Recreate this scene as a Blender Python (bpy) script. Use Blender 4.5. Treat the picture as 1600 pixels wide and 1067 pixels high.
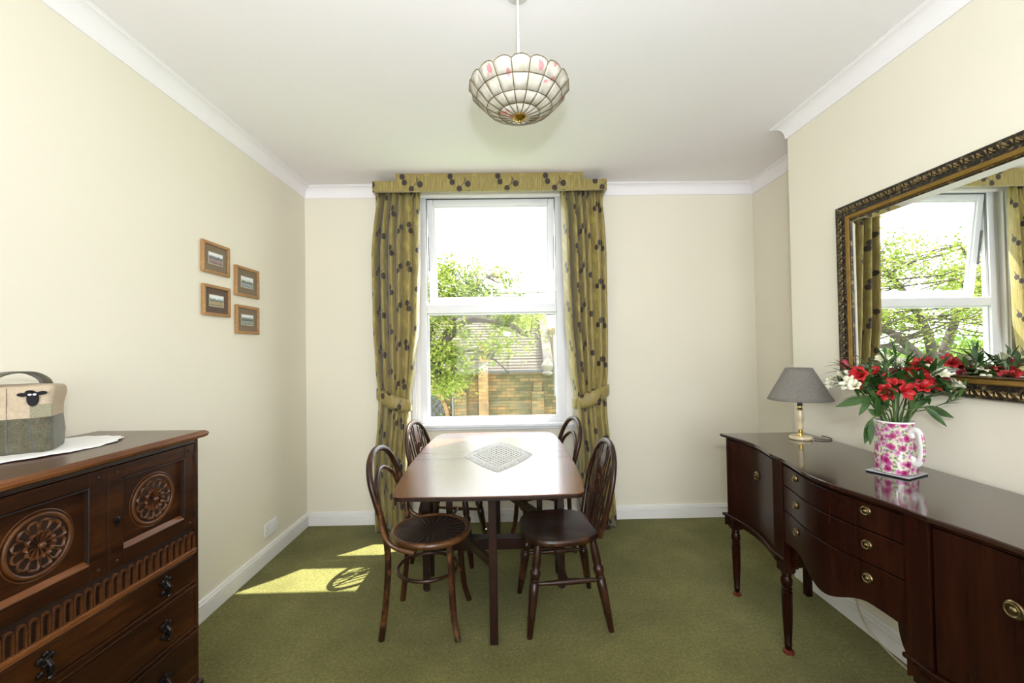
import bpy, bmesh, math, random
from math import sin, cos, pi, radians, sqrt, atan2, hypot
from mathutils import Vector, Matrix, Quaternion

for o in list(bpy.data.objects):
    bpy.data.objects.remove(o)
SC = bpy.context.scene
COL = SC.collection
random.seed(7)

# ------------------------------------------------------------------ camera
CAM_H = 1.37
YAW, PITCH, ROLL, FPX = 0.0157, 0.0169, -0.016, 680.0
fw = Vector((sin(YAW)*cos(PITCH), cos(YAW)*cos(PITCH), sin(PITCH)))
rt = fw.cross(Vector((0, 0, 1))).normalized()
up = rt.cross(fw)
rt2 = cos(ROLL)*rt + sin(ROLL)*up
up2 = -sin(ROLL)*rt + cos(ROLL)*up
cd = bpy.data.cameras.new('camera')
cam = bpy.data.objects.new('camera', cd)
COL.objects.link(cam)
M = Matrix((rt2, up2, -fw)).transposed().to_4x4()
M.translation = Vector((0, 0, CAM_H))
cam.matrix_world = M
cd.sensor_fit = 'HORIZONTAL'
cd.sensor_width = 36.0
cd.lens = 36.0*FPX/1600.0
cd.clip_start = 0.02
cd.clip_end = 400
SC.camera = cam

# ------------------------------------------------------------------ world, sun, exposure
SC.view_settings.view_transform = 'Standard'
SC.view_settings.look = 'None'
SC.view_settings.exposure = 0.0
SC.view_settings.gamma = 1.0
SC.view_settings.use_curve_mapping = False
W = bpy.data.worlds.new('sky')
SC.world = W
W.use_nodes = True
bgn = W.node_tree.nodes['Background']
bgn.inputs[0].default_value = (0.97, 0.97, 1.0, 1)
bgn.inputs[1].default_value = 6.0

def add_light(name, kind, loc, target, energy, color, **kw):
    d = bpy.data.lights.new(name, kind)
    d.energy = energy
    d.color = color
    for k, v in kw.items():
        setattr(d, k, v)
    o = bpy.data.objects.new(name, d)
    COL.objects.link(o)
    o.location = loc
    o.rotation_euler = (Vector(target)-Vector(loc)).to_track_quat('-Z', 'Y').to_euler()
    return o

SUN_DIR = Vector((-1.11, -1.0, -2.40)).normalized()
add_light('sun', 'SUN', (4, 8, 9), Vector((4, 8, 9))+SUN_DIR, 22.0, (1.0, 0.965, 0.90), angle=radians(0.53))
# fill light at a window added behind the camera, and the camera's own flash
add_light('rear_fill_light', 'AREA', (0.05, -2.62, 1.62), (0.05, 0, 1.62), 72.0, (0.93, 0.96, 1.0),
          shape='RECTANGLE', size=2.3, size_y=1.65)
add_light('camera_flash', 'AREA', (0.03, -0.10, 1.62), (0.12, 0.95, 2.684), 37.0, (0.86, 0.92, 1.0),
          shape='DISK', size=0.11)

# ------------------------------------------------------------------ room numbers
XL, XA, XR = -1.586, 2.03, 1.704          # left wall, alcove wall, chimney breast face
DB, YC, YR = 3.49, 2.552, -2.5            # window wall, chimney breast corner, rear wall
HC = 2.684                                # ceiling
WX0, WX1, WZ0, WZ1 = -0.735, 0.55, 0.765, 2.655   # window opening in the wall

# ------------------------------------------------------------------ node helpers
class X:
    """a float socket with operators"""
    def __init__(s, nt, v): s.nt, s.v = nt, v
    def _op(s, op, *a):
        n = s.nt.nodes.new('ShaderNodeMath'); n.operation = op
        for i, q in enumerate((s,)+a):
            q = q.v if isinstance(q, X) else q
            if isinstance(q, (int, float)): n.inputs[i].default_value = q
            else: s.nt.links.new(q, n.inputs[i])
        return X(s.nt, n.outputs[0])
    def __add__(s, o): return s._op('ADD', o)
    def __sub__(s, o): return s._op('SUBTRACT', o)
    def __mul__(s, o): return s._op('MULTIPLY', o)
    def __truediv__(s, o): return s._op('DIVIDE', o)
    def lt(s, o): return s._op('LESS_THAN', o)
    def gt(s, o): return s._op('GREATER_THAN', o)
    def mx(s, o): return s._op('MAXIMUM', o)
    def mn(s, o): return s._op('MINIMUM', o)
    def fract(s): return s._op('FRACT')
    def floor(s): return s._op('FLOOR')
    def abs(s): return s._op('ABSOLUTE')
    def sqrt(s): return s._op('SQRT')
    def sin(s): return s._op('SINE')
    def clamp(s):
        r = s._op('ADD', 0.0); r.v.node.use_clamp = True; return r

def new_mat(name):
    m = bpy.data.materials.new(name)
    m.use_nodes = True
    nt = m.node_tree
    return m, nt, nt.nodes['Principled BSDF']

def node(nt, typ, ins=None, **props):
    n = nt.nodes.new(typ)
    for k, v in props.items(): setattr(n, k, v)
    for k, v in (ins or {}).items():
        if hasattr(v, 'is_linked') or hasattr(v, 'node'): nt.links.new(v, n.inputs[k])
        elif isinstance(v, X): nt.links.new(v.v, n.inputs[k])
        else: n.inputs[k].default_value = v
    return n

def ramp(nt, fac, stops):
    r = nt.nodes.new('ShaderNodeValToRGB')
    while len(r.color_ramp.elements) < len(stops): r.color_ramp.elements.new(0.5)
    for e, (p, c) in zip(r.color_ramp.elements, stops):
        e.position = p; e.color = (*c, 1) if len(c) == 3 else c
    nt.links.new(fac, r.inputs[0])
    return r.outputs[0]

def mixc(nt, fac, a, b):
    n = nt.nodes.new('ShaderNodeMix'); n.data_type = 'RGBA'
    for i, q in ((0, fac), (6, a), (7, b)):
        if isinstance(q, X): q = q.v
        if isinstance(q, (int, float)): n.inputs[i].default_value = q
        elif isinstance(q, tuple): n.inputs[i].default_value = (*q, 1) if len(q) == 3 else q
        else: nt.links.new(q, n.inputs[i])
    return n.outputs[2]

def coords(nt, kind='Object', scale=(1, 1, 1), rot=(0, 0, 0)):
    t = nt.nodes.new('ShaderNodeTexCoord')
    mp = nt.nodes.new('ShaderNodeMapping')
    mp.inputs['Scale'].default_value = scale
    mp.inputs['Rotation'].default_value = rot
    nt.links.new(t.outputs[kind], mp.inputs[0])
    return mp.outputs[0]

def bump(nt, bs, h, strength=0.3, dist=0.01):
    b = node(nt, 'ShaderNodeBump', {'Strength': strength, 'Distance': dist})
    nt.links.new(h.v if isinstance(h, X) else h, b.inputs['Height'])
    nt.links.new(b.outputs[0], bs.inputs['Normal'])

def plain(name, col, rough=0.5, metal=0.0, var=0.06, nscale=8.0, bmp=0.0, bscale=None, **ins):
    m, nt, bs = new_mat(name)
    v = coords(nt)
    n = node(nt, 'ShaderNodeTexNoise', {'Vector': v, 'Scale': nscale, 'Detail': 4.0})
    c2 = tuple(max(0, x*(1-var)) for x in col); c3 = tuple(min(1, x*(1+var)) for x in col)
    nt.links.new(ramp(nt, n.outputs[0], [(0.3, c2), (0.7, c3)]), bs.inputs['Base Color'])
    bs.inputs['Roughness'].default_value = rough
    bs.inputs['Metallic'].default_value = metal
    for k, q in ins.items(): bs.inputs[k.replace('_', ' ')].default_value = q
    if bmp:
        n2 = node(nt, 'ShaderNodeTexNoise', {'Vector': v, 'Scale': bscale or nscale*8, 'Detail': 3.0})
        bump(nt, bs, n2.outputs[0], bmp, 0.003)
    return m

def wood(name, dark, mid, light, rough=0.3, axis='z', sc=1.0, coat=0.0, wear=None, spec=0.5, crough=.12, bmp=.08):
    m, nt, bs = new_mat(name)
    s = {'x': (1.2, 14, 14), 'y': (14, 1.2, 14), 'z': (14, 14, 1.2)}[axis]
    v = coords(nt, 'Object', tuple(q*sc for q in s))
    n = node(nt, 'ShaderNodeTexNoise', {'Vector': v, 'Scale': 1.6, 'Detail': 6.0, 'Roughness': 0.62, 'Distortion': 0.5})
    v2 = coords(nt, 'Object', tuple(q*sc*6 for q in s))
    n2 = node(nt, 'ShaderNodeTexNoise', {'Vector': v2, 'Scale': 2.0, 'Detail': 3.0})
    n3 = node(nt, 'ShaderNodeTexNoise', {'Vector': coords(nt), 'Scale': 3.5, 'Detail': 3.0})
    f = X(nt, n.outputs[0])*0.6+X(nt, n2.outputs[0])*0.25+X(nt, n3.outputs[0])*0.25
    c = ramp(nt, f.v, [(0.36, dark), (0.55, mid), (0.75, light)])
    if wear:
        n4 = node(nt, 'ShaderNodeTexNoise', {'Vector': coords(nt), 'Scale': 9.0, 'Detail': 5.0, 'Roughness': 0.7})
        k = (X(nt, n4.outputs[0])-0.53)*6.0
        c = mixc(nt, k.clamp(), c, wear)
    nt.links.new(c, bs.inputs['Base Color'])
    bs.inputs['Roughness'].default_value = rough
    bs.inputs['Coat Weight'].default_value = coat
    bs.inputs['Coat Roughness'].default_value = crough
    bs.inputs['Specular IOR Level'].default_value = spec
    if bmp: bump(nt, bs, n2.outputs[0], bmp, 0.002)
    return m

# ------------------------------------------------------------------ materials
MT = {}
MT['wall'] = plain('cream_paint', (0.815, 0.765, 0.642), 0.75, var=0.012, nscale=2.0, bmp=0.06, bscale=160)
MT['ceil'] = plain('ceiling_paint', (0.895, 0.865, 0.89), 0.8, var=0.008, nscale=2.0, bmp=0.05, bscale=120)
MT['trim'] = plain('white_gloss_paint', (0.84, 0.825, 0.80), 0.38, var=0.015, nscale=5)
MT['upvc'] = plain('white_window_frame', (0.74, 0.745, 0.77), 0.30, var=0.01)
MT['seal'] = plain('grey_window_seal', (0.16, 0.15, 0.15), 0.6)
MT['plastic'] = plain('white_plastic', (0.82, 0.83, 0.84), 0.3, var=0.01)
MT['black_slot'] = plain('dark_slot', (0.05, 0.05, 0.05), 0.6)
MT['brass'] = plain('aged_brass', (0.20, 0.15, 0.075), 0.34, 1.0, var=0.45, nscale=30)
MT['gold'] = plain('bright_brass', (0.75, 0.52, 0.16), 0.22, 1.0, var=0.1, nscale=30)
MT['iron'] = plain('blackened_metal', (0.03, 0.025, 0.025), 0.35, 0.9, var=0.2, nscale=30)

def mat_carpet():
    m, nt, bs = new_mat('green_carpet')
    v = coords(nt)
    n = node(nt, 'ShaderNodeTexNoise', {'Vector': v, 'Scale': 2.2, 'Detail': 4.0, 'Roughness': 0.6})
    f = node(nt, 'ShaderNodeTexNoise', {'Vector': v, 'Scale': 110.0, 'Detail': 3.0, 'Roughness': 0.8})
    g = node(nt, 'ShaderNodeTexNoise', {'Vector': v, 'Scale': 60.0, 'Detail': 4.0, 'Roughness': 0.7})
    k = X(nt, n.outputs[0])*0.35+X(nt, f.outputs[0])*0.4+X(nt, g.outputs[0])*0.35
    c = ramp(nt, k.v, [(0.34, (0.056, 0.052, 0.009)), (0.54, (0.148, 0.139, 0.032)), (0.72, (0.29, 0.275, 0.085))])
    nt.links.new(c, bs.inputs['Base Color'])
    bs.inputs['Roughness'].default_value = 0.95
    bs.inputs['Sheen Weight'].default_value = 0.15
    bs.inputs['Specular IOR Level'].default_value = 0.1
    bump(nt, bs, (X(nt, f.outputs[0])+X(nt, g.outputs[0])).v, 0.8, 0.008)
    return m
MT['carpet'] = mat_carpet()

def mat_glass():
    m, nt, bs = new_mat('window_glass')
    out = nt.nodes['Material Output']
    tr = node(nt, 'ShaderNodeBsdfTransparent', {'Color': (0.97, 0.985, 0.98, 1)})
    gl = node(nt, 'ShaderNodeBsdfGlossy', {'Roughness': 0.01})
    lw = node(nt, 'ShaderNodeLayerWeight', {'Blend': 0.5})
    fr = X(nt, lw.outputs['Facing'])._op('POWER', 4.0)*0.30+0.006
    mx = nt.nodes.new('ShaderNodeMixShader')
    nt.links.new(fr.v, mx.inputs[0]); nt.links.new(tr.outputs[0], mx.inputs[1]); nt.links.new(gl.outputs[0], mx.inputs[2])
    nt.links.new(mx.outputs[0], out.inputs[0])
    return m
MT['glass'] = mat_glass()

def seg_dist(nt, px, py, a, b):
    ax, ay = a; bx, by = b
    dx, dy = bx-ax, by-ay; L2 = dx*dx+dy*dy
    t = (((px-ax)*dx+(py-ay)*dy)/L2).clamp()
    qx = px-(t*dx+ax); qy = py-(t*dy+ay)
    return (qx*qx+qy*qy).sqrt()

def mat_curtain(name, P=0.355, Q=0.30, half=0.5):
    m, nt, bs = new_mat(name)
    uv = nt.nodes.new('ShaderNodeUVMap')
    sp = nt.nodes.new('ShaderNodeSeparateXYZ'); nt.links.new(uv.outputs[0], sp.inputs[0])
    u, w = X(nt, sp.outputs[0]), X(nt, sp.outputs[1])
    cu = (u/P).floor()
    wq = w/Q+cu*half
    fu, fv = (u/P).fract()*P, wq.fract()*Q
    mask = None; shade = None
    for (x, y, r) in ((0.06, 0.215, .0200), (0.075, 0.172, .0200), (0.127, 0.123, .0200), (0.191, 0.158, .0215), (0.285, 0.06, .019), (0.255, 0.026, .019)):
        dx, dy = (fu-x), (fv-y)*0.88
        d = (dx*dx+dy*dy).sqrt()
        k = d.lt(r)
        mask = k if mask is None else mask.mx(k)
    for a, b in (((.127, .123), (.158, .161)), ((.158, .161), (.191, .158)), ((.158, .161), (.180, .20)), ((.168, .18), (.165, .21)), ((.285, .06), (.30, .11)), ((.262, .028), (.30, .11))):
        mask = mask.mx(seg_dist(nt, fu, fv, a, b).lt(0.0022))
    pale = None
    for (x, y, r) in ((0.03, 0.07, .022), (0.055, 0.04, .02), (0.24, 0.24, .022), (0.215, 0.27, .018)):
        dx, dy = (fu-x), (fv-y)*0.88
        k = (dx*dx+dy*dy).sqrt().lt(r)
        pale = k if pale is None else pale.mx(k)
    mp = node(nt, 'ShaderNodeMapping', {'Vector': uv.outputs[0], 'Scale': (160.0, 9.0, 1.0)})
    n = node(nt, 'ShaderNodeTexNoise', {'Vector': mp.outputs[0], 'Scale': 1.0, 'Detail': 4.0})
    base = ramp(nt, n.outputs[0], [(0.3, (0.185, 0.138, 0.032)), (0.55, (0.295, 0.228, 0.065)), (0.75, (0.42, 0.345, 0.12))])
    base = mixc(nt, pale*0.45, base, (0.44, 0.36, 0.08))
    col = mixc(nt, mask, base, (0.030, 0.016, 0.012))
    nt.links.new(col, bs.inputs['Base Color'])
    bs.inputs['Roughness'].default_value = 0.5
    bs.inputs['Sheen Weight'].default_value = 0.3
    bump(nt, bs, n.outputs[0], 0.25, 0.003)
    return m
MT['curtain'] = mat_curtain('olive_leaf_fabric')
MT['pelmet'] = mat_curtain('olive_leaf_pelmet_fabric', half=0.0)

MT['oak'] = wood('dark_carved_oak', (0.008, 0.0026, 0.001), (0.027, 0.0082, 0.0022), (0.080, 0.026, 0.006), 0.36, 'y', 1.0, 0.0, spec=.2)
MT['oak_edge'] = wood('worn_oak_edge', (0.06, 0.019, 0.005), (0.15, 0.050, 0.013), (0.26, 0.10, 0.032), 0.34, 'y', 1.0, 0.0, spec=.35)
MT['oak_mid'] = wood('carved_oak_relief', (0.03, 0.009, 0.003), (0.075, 0.025, 0.007), (0.14, 0.05, 0.015), 0.36, 'y', spec=.35)
MT['oak_top'] = wood('oak_top', (0.045, 0.016, 0.008), (0.085, 0.034, 0.016), (0.13, 0.06, 0.032), 0.30, 'y', 1.0, 0.25)
MT['oak_black'] = wood('blackened_oak', (0.010, 0.004, 0.003), (0.018, 0.008, 0.005), (0.03, 0.012, 0.007), 0.4, 'y')
MT['mahog'] = wood('polished_mahogany', (0.0075, 0.0016, 0.001), (0.018, 0.0042, 0.002), (0.036, 0.0100, 0.004), 0.26, 'z', 0.5, 0.0, spec=.18)
MT['mahog_top'] = wood('polished_mahogany_top', (0.014, 0.004, 0.003), (0.024, 0.007, 0.005), (0.040, 0.013, 0.008), 0.10, 'y', 0.6, 0.5, bmp=.015)
MT['mahog_foot'] = wood('red_mahogany', (0.07, 0.012, 0.006), (0.12, 0.022, 0.010), (0.18, 0.04, 0.016), 0.3, 'z')
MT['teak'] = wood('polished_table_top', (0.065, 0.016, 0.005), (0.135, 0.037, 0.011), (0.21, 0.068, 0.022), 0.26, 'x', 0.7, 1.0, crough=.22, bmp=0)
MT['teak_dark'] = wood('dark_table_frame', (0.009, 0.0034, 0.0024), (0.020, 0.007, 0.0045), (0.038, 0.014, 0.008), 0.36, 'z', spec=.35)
MT['chair'] = wood('dark_chair_wood', (0.009, 0.003, 0.0016), (0.023, 0.0075, 0.0035), (0.055, 0.020, 0.008), 0.30, 'z', 1.0, 0.0, wear=(0.085, 0.032, 0.011), spec=.4)
MT['bent'] = wood('worn_bentwood', (0.009, 0.0034, 0.0018), (0.026, 0.009, 0.004), (0.085, 0.031, 0.011), 0.30, 'z', 1.0, 0.0, wear=(0.20, 0.078, 0.028), spec=.4)
MT['bentrim'] = wood('worn_seat_rim', (0.03, 0.010, 0.004), (0.095, 0.036, 0.011), (0.22, 0.09, 0.028), 0.32, 'x', 1.0, 0.2, wear=(0.26, 0.11, 0.04))

# ------------------------------------------------------------------ mesh builder
class MB:
    def __init__(s): s.v, s.f, s.uv = [], [], None
    def add(s, vs, fs):
        b = len(s.v)
        s.v += [tuple(p) for p in vs]
        s.f += [tuple(b+i for i in f) for f in fs]
        return s
    def box(s, x0, x1, y0, y1, z0, z1):
        return s.add([(x0, y0, z0), (x1, y0, z0), (x1, y1, z0), (x0, y1, z0), (x0, y0, z1), (x1, y0, z1), (x1, y1, z1), (x0, y1, z1)],
                     [(0, 3, 2, 1), (4, 5, 6, 7), (0, 1, 5, 4), (1, 2, 6, 5), (2, 3, 7, 6), (3, 0, 4, 7)])
    def bar(s, a, b, w, t, upv=(0, 0, 1)):
        """rectangular bar from a to b, w wide across, t along upv"""
        a, b = Vector(a), Vector(b); d = (b-a).normalized(); u = Vector(upv)
        sd = d.cross(u).normalized(); u = sd.cross(d).normalized()
        vs = []
        for p in (a, b):
            for i, j in ((-1, -1), (1, -1), (1, 1), (-1, 1)): vs.append(p+sd*(i*w/2)+u*(j*t/2))
        return s.add(vs, [(0, 1, 2, 3), (7, 6, 5, 4), (0, 4, 5, 1), (1, 5, 6, 2), (2, 6, 7, 3), (3, 7, 4, 0)])
    def tube(s, pts, r, n=8, caps=True, closed=False, flat=1.0, ref=None):
        pts = [Vector(p) for p in pts]; m = len(pts)
        rs = r if isinstance(r, (list, tuple)) else [r]*m
        nrm = None; rings = []
        for i in range(m):
            if closed: t = pts[(i+1) % m]-pts[i-1]
            else: t = pts[min(i+1, m-1)]-pts[max(i-1, 0)]
            t.normalize()
            if nrm is None:
                rf = Vector(ref) if ref else (Vector((0, 0, 1)) if abs(t.z) < 0.9 else Vector((1, 0, 0)))
                nrm = (rf-t*rf.dot(t)).normalized()
            else:
                nrm = (nrm-t*nrm.dot(t)).normalized()
            bn = t.cross(nrm)
            rings.append([pts[i]+nrm*(cos(2*pi*k/n)*rs[i])+bn*(sin(2*pi*k/n)*rs[i]*flat) for k in range(n)])
        vs = [p for q in rings for p in q]; fs = []
        mm = m if closed else m-1
        for i in range(mm):
            for k in range(n):
                a, b = i*n, ((i+1) % m)*n
                fs.append((a+k, a+(k+1) % n, b+(k+1) % n, b+k))
        if caps and not closed:
            fs.append(tuple(reversed(range(n)))); fs.append(tuple((m-1)*n+k for k in range(n)))
        return s.add(vs, fs)
    def lathe(s, prof, n=24, org=(0, 0, 0), axis=(0, 0, 1), caps=True):
        """prof = [(radius, height)]"""
        o = Vector(org); a = Vector(axis).normalized()
        q = Vector((0, 0, 1)).rotation_difference(a)
        vs = []
        for r, hh in prof:
            for k in range(n): vs.append(o+q @ Vector((r*cos(2*pi*k/n), r*sin(2*pi*k/n), hh)))
        fs = []
        for i in range(len(prof)-1):
            for k in range(n):
                fs.append((i*n+k, i*n+(k+1) % n, (i+1)*n+(k+1) % n, (i+1)*n+k))
        if caps:
            fs.append(tuple(reversed(range(n)))); fs.append(tuple((len(prof)-1)*n+k for k in range(n)))
        return s.add(vs, fs)
    def prism(s, poly, h0, h1, plane='xy'):
        """poly (ccw) extruded from h0 to h1 along the third axis"""
        f = {'xy': lambda a, b, c: (a, b, c), 'xz': lambda a, b, c: (a, c, b), 'yz': lambda a, b, c: (c, a, b)}[plane]
        n = len(poly)
        vs = [f(a, b, h0) for a, b in poly]+[f(a, b, h1) for a, b in poly]
        fs = [tuple(reversed(range(n))), tuple(range(n, 2*n))]
        for k in range(n): fs.append((k, (k+1) % n, n+(k+1) % n, n+k))
        if plane == 'xz': fs = [tuple(reversed(q)) for q in fs]
        return s.add(vs, fs)
    def grid(s, fn, nu, nv, closed_u=False):
        b = []
        for j in range(nv+1):
            for i in range(nu+(0 if closed_u else 1)): b.append(fn(i/nu, j/nv))
        w = nu if closed_u else nu+1
        fs = []
        for j in range(nv):
            for i in range(nu):
                a, c = j*w+i, j*w+(i+1) % w
                fs.append((a, c, c+w, a+w))
        return s.add(b, fs)
    def ball(s, c, r, nu=12, nv=8, sx=1, sy=1, sz=1):
        prof = [(max(1e-4, r*sin(pi*i/nv)), -r*cos(pi*i/nv)) for i in range(nv+1)]
        b = len(s.v); s.lathe(prof, nu, (0, 0, 0), caps=True)
        for i in range(b, len(s.v)):
            x, y, z = s.v[i]; s.v[i] = (c[0]+x*sx, c[1]+y*sy, c[2]+z*sz)
        return s
    def xform(s, mat):
        s.v = [tuple(mat @ Vector(p)) for p in s.v]; return s
    def build(s, name, mat, parent=None, smooth=None, bevel=0.0, seg=2, solid=0.0, uv=None, loc=None, subsurf=0):
        me = bpy.data.meshes.new(name)
        me.from_pydata(s.v, [], s.f)
        bm = bmesh.new(); bm.from_mesh(me)
        bmesh.ops.recalc_face_normals(bm, faces=bm.faces)
        bm.to_mesh(me); bm.free()
        if smooth is not None:
            for p in me.polygons: p.use_smooth = True
            if smooth < 180: me.set_sharp_from_angle(angle=radians(smooth))
        if uv:
            L = me.uv_layers.new(name='UVMap')
            for lp in me.loops: L.data[lp.index].uv = uv[lp.vertex_index]
        me.materials.append(MT[mat] if isinstance(mat, str) else mat)
        o = bpy.data.objects.new(name, me)
        COL.objects.link(o)
        if parent: o.parent = parent
        if loc: o.location = loc
        if bevel:
            md = o.modifiers.new('bevel', 'BEVEL'); md.width = bevel; md.segments = seg
            md.limit_method = 'ANGLE'; md.angle_limit = radians(40)
            if smooth is None:
                for p in me.polygons: p.use_smooth = True
                md.harden_normals = True
                me.set_sharp_from_angle(angle=radians(50))
        if solid:
            md = o.modifiers.new('solid', 'SOLIDIFY'); md.thickness = solid; md.offset = 0
        if subsurf:
            md = o.modifiers.new('sub', 'SUBSURF'); md.levels = subsurf; md.render_levels = subsurf
        return o

def tag(o, label, cat, group=None, kind=None):
    o['label'] = label; o['category'] = cat
    if group: o['group'] = group
    if kind: o['kind'] = kind
    return o
def thing(name, label, cat, loc=(0, 0, 0), rz=0.0, group=None, kind=None):
    o = bpy.data.objects.new(name, None); COL.objects.link(o)
    o.empty_display_size = 0.1
    o.location = loc; o.rotation_euler = (0, 0, rz)
    return tag(o, label, cat, group, kind)
def dup(root, loc, rz, label):
    r = root.copy(); COL.objects.link(r)
    r.location = loc; r.rotation_euler = (0, 0, rz); r['label'] = label
    for c in list(root.children):
        k = c.copy(); COL.objects.link(k); k.parent = r
        for g in c.children:
            q = g.copy(); COL.objects.link(q); q.parent = k
    return r
def spline(pts, n=6):
    """Catmull-Rom through pts"""
    P = [Vector(p) for p in pts]; out = []
    for i in range(len(P)-1):
        a, b, c, d = P[max(i-1, 0)], P[i], P[i+1], P[min(i+2, len(P)-1)]
        for k in range(n):
            t = k/n
            out.append(0.5*((2*b)+(c-a)*t+(2*a-5*b+4*c-d)*t*t+(3*b-a-3*c+d)*t**3))
    out.append(P[-1]); return out
def lerp_tab(tab, x):
    if x <= tab[0][0]: return tab[0][1:]
    for a, b in zip(tab, tab[1:]):
        if x <= b[0]:
            t = (x-a[0])/(b[0]-a[0]); t = t*t*(3-2*t)
            return tuple(p+(q-p)*t for p, q in zip(a[1:], b[1:]))
    return tab[-1][1:]

# ================================================================== ROOM SHELL
T = 0.12
tag(MB().box(XL-T, XA+T, YR-T, DB+0.14, -0.1, 0).build('floor', 'carpet'), 'green short pile carpet covering the whole floor', 'floor', kind='structure')
tag(MB().box(XL-T, XA+T, YR-T, DB+0.14, HC, HC+0.1).build('ceiling', 'ceil'), 'smooth white painted ceiling', 'ceiling', kind='structure')
tag(MB().box(XL-T, XL, YR, DB, 0, HC).build('wall_left', 'wall'), 'plain cream wall with the four small pictures', 'wall', kind='structure')
wb = MB()
TB = 0.14
wb.box(XL-T, WX0, DB, DB+TB, 0, HC); wb.box(WX1, XA+T, DB, DB+TB, 0, HC)
wb.box(WX0, WX1, DB, DB+TB, 0, WZ0); wb.box(WX0, WX1, DB, DB+TB, WZ1, HC)
tag(wb.build('wall_back', 'wall'), 'cream wall around the sash style window', 'wall', kind='structure')
tag(MB().box(XA, XA+T, YC, DB, 0, HC).build('wall_right', 'wall'), 'cream alcove wall behind the far end of the sideboard', 'wall', kind='structure')
tag(MB().box(XR, XA+T, YR, YC, 0, HC).build('wall_chimney_breast', 'wall'), 'cream chimney breast wall where the mirror hangs', 'wall', kind='structure')
RW = (-1.15, 1.25, 0.75, 2.45)  # opening for the added fill window
wr = MB()
wr.box(XL-T, RW[0], YR-T, YR, 0, HC); wr.box(RW[1], XA+T, YR-T, YR, 0, HC)
wr.box(RW[0], RW[1], YR-T, YR, 0, RW[2]); wr.box(RW[0], RW[1], YR-T, YR, RW[3], HC)
tag(wr.build('wall_rear', 'wall'), 'cream wall behind the camera', 'wall', kind='structure')
w2 = thing('added_rear_window', 'white framed window added behind the camera for fill light', 'window', (0, YR-0.06, 0), kind='structure')  # unseen window, added to go with the rear fill light
fm = MB()
for (a, b, c, d) in ((RW[0], RW[0]+.06, RW[2], RW[3]), (RW[1]-.06, RW[1], RW[2], RW[3]), (RW[0]+.06, RW[1]-.06, RW[2], RW[2]+.06), (RW[0]+.06, RW[1]-.06, RW[3]-.06, RW[3]), (0.02, 0.08, RW[2]+.06, RW[3]-.06)):
    fm.box(a, b, -.03, .03, c, d)
fm.build('window_frame', 'upvc', w2)
MB().box(RW[0]+.06, .02, -.004, .004, RW[2]+.06, RW[3]-.06).build('pane', 'glass', w2)
MB().box(.08, RW[1]-.06, -.004, .004, RW[2]+.06, RW[3]-.06).build('pane', 'glass', w2)

# cornice and baseboards swept round the room with mitred corners
PATH = [(XL, YR), (XL, DB), (XA, DB), (XA, YC), (XR, YC), (XR, YR)]
def mitre(i):
    n = len(PATH); p = Vector(PATH[i])
    def nrm(a, b):
        d = (Vector(b)-Vector(a)).normalized(); return Vector((d.y, -d.x))
    n0 = nrm(PATH[i-1], PATH[i]); n1 = nrm(PATH[i], PATH[(i+1) % n])
    b = (n0+n1); return p, b/(1+n0.dot(n1))
def sweep_seg(i, prof):
    a, ma = mitre(i); b, mb = mitre(i+1)
    m = MB(); vs = []
    for p, q in ((a, ma), (b, mb)):
        for off, z in prof: vs.append((p.x+q.x*off, p.y+q.y*off, z))
    k = len(prof)
    return m.add(vs, [(j, (j+1) % k, k+(j+1) % k, k+j) for j in range(k)]+[tuple(range(k)), tuple(reversed(range(k, 2*k)))])
CW, CH = 0.066, 0.087
cor = [(0, HC), (0, HC-CH), (0.007, HC-CH), (0.009, HC-CH+.006)]
for k in range(0, 9):
    t = k/8*pi/2
    cor.append((0.010+(CW-.018)*(1-cos(t)), HC-CH+.010+(CH-.020)*sin(t)))
cor += [(CW-.006, HC-.006), (CW, HC-.004), (CW, HC)]
bbp = [(0, 0), (.017, 0), (.017, .064), (.009, .066), (.009, .074), (.019, .077), (.018, .087), (.010, .090), (.010, .094), (.012, .097), (.008, .104), (0, .105)]
for i, (side, what) in enumerate((('left', 'on the wall with the pictures'), ('back', 'above the window wall'), ('right', 'in the alcove'), ('return', 'on the short return of the chimney breast'), ('chimney_breast', 'above the mirror'))):
    tag(sweep_seg(i, cor).build('trim_%d' % (i+1), 'ceil', smooth=35), 'white coved plaster cornice '+what, 'cornice', kind='structure')
    tag(sweep_seg(i, bbp).build('baseboard_'+side, 'trim'), 'white moulded skirting board '+('along '+what.split(' ', 1)[1] if what.startswith('on') else {'above the window wall': 'under the window', 'in the alcove': 'in the alcove', 'above the mirror': 'behind the sideboard'}[what]), 'skirting', kind='structure')

# ================================================================== WINDOW
w1 = thing('window_1', 'white two pane window with open top casement between olive curtains', 'window', (0, 0, 0), kind='structure')
FY0, FY1 = DB+0.03, DB+0.10
# lining boards of the reveal
lb = MB()
lb.box(WX0, WX0+.018, DB-.004, DB+TB, WZ0, WZ1); lb.box(WX1-.018, WX1, DB-.004, DB+TB, WZ0, WZ1)
lb.box(WX0+.018, WX1-.018, DB-.004, DB+TB, WZ1-.018, WZ1)
lb.build('reveal_lining', 'trim', w1, bevel=.002)
mo = MB()
mo.box(WX0-.03, WX0, DB-.014, DB, WZ0-.02, WZ1+.012); mo.box(WX1, WX1+.03, DB-.014, DB, WZ0-.02, WZ1+.012)
mo.build('architrave', 'trim', w1, bevel=.004)
ox0, ox1, oz0, oz1 = -0.682, 0.487, 0.775, 2.637
mf = MB()
mf.box(WX0+.018, ox0, FY0+.01, FY1, WZ0, WZ1-.018); mf.box(ox1, WX1-.018, FY0+.01, FY1, WZ0, WZ1-.018)
mf.build('jamb_filler', 'trim', w1, bevel=.002)
gx0, gx1 = -0.628, 0.422      # lower glass
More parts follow.
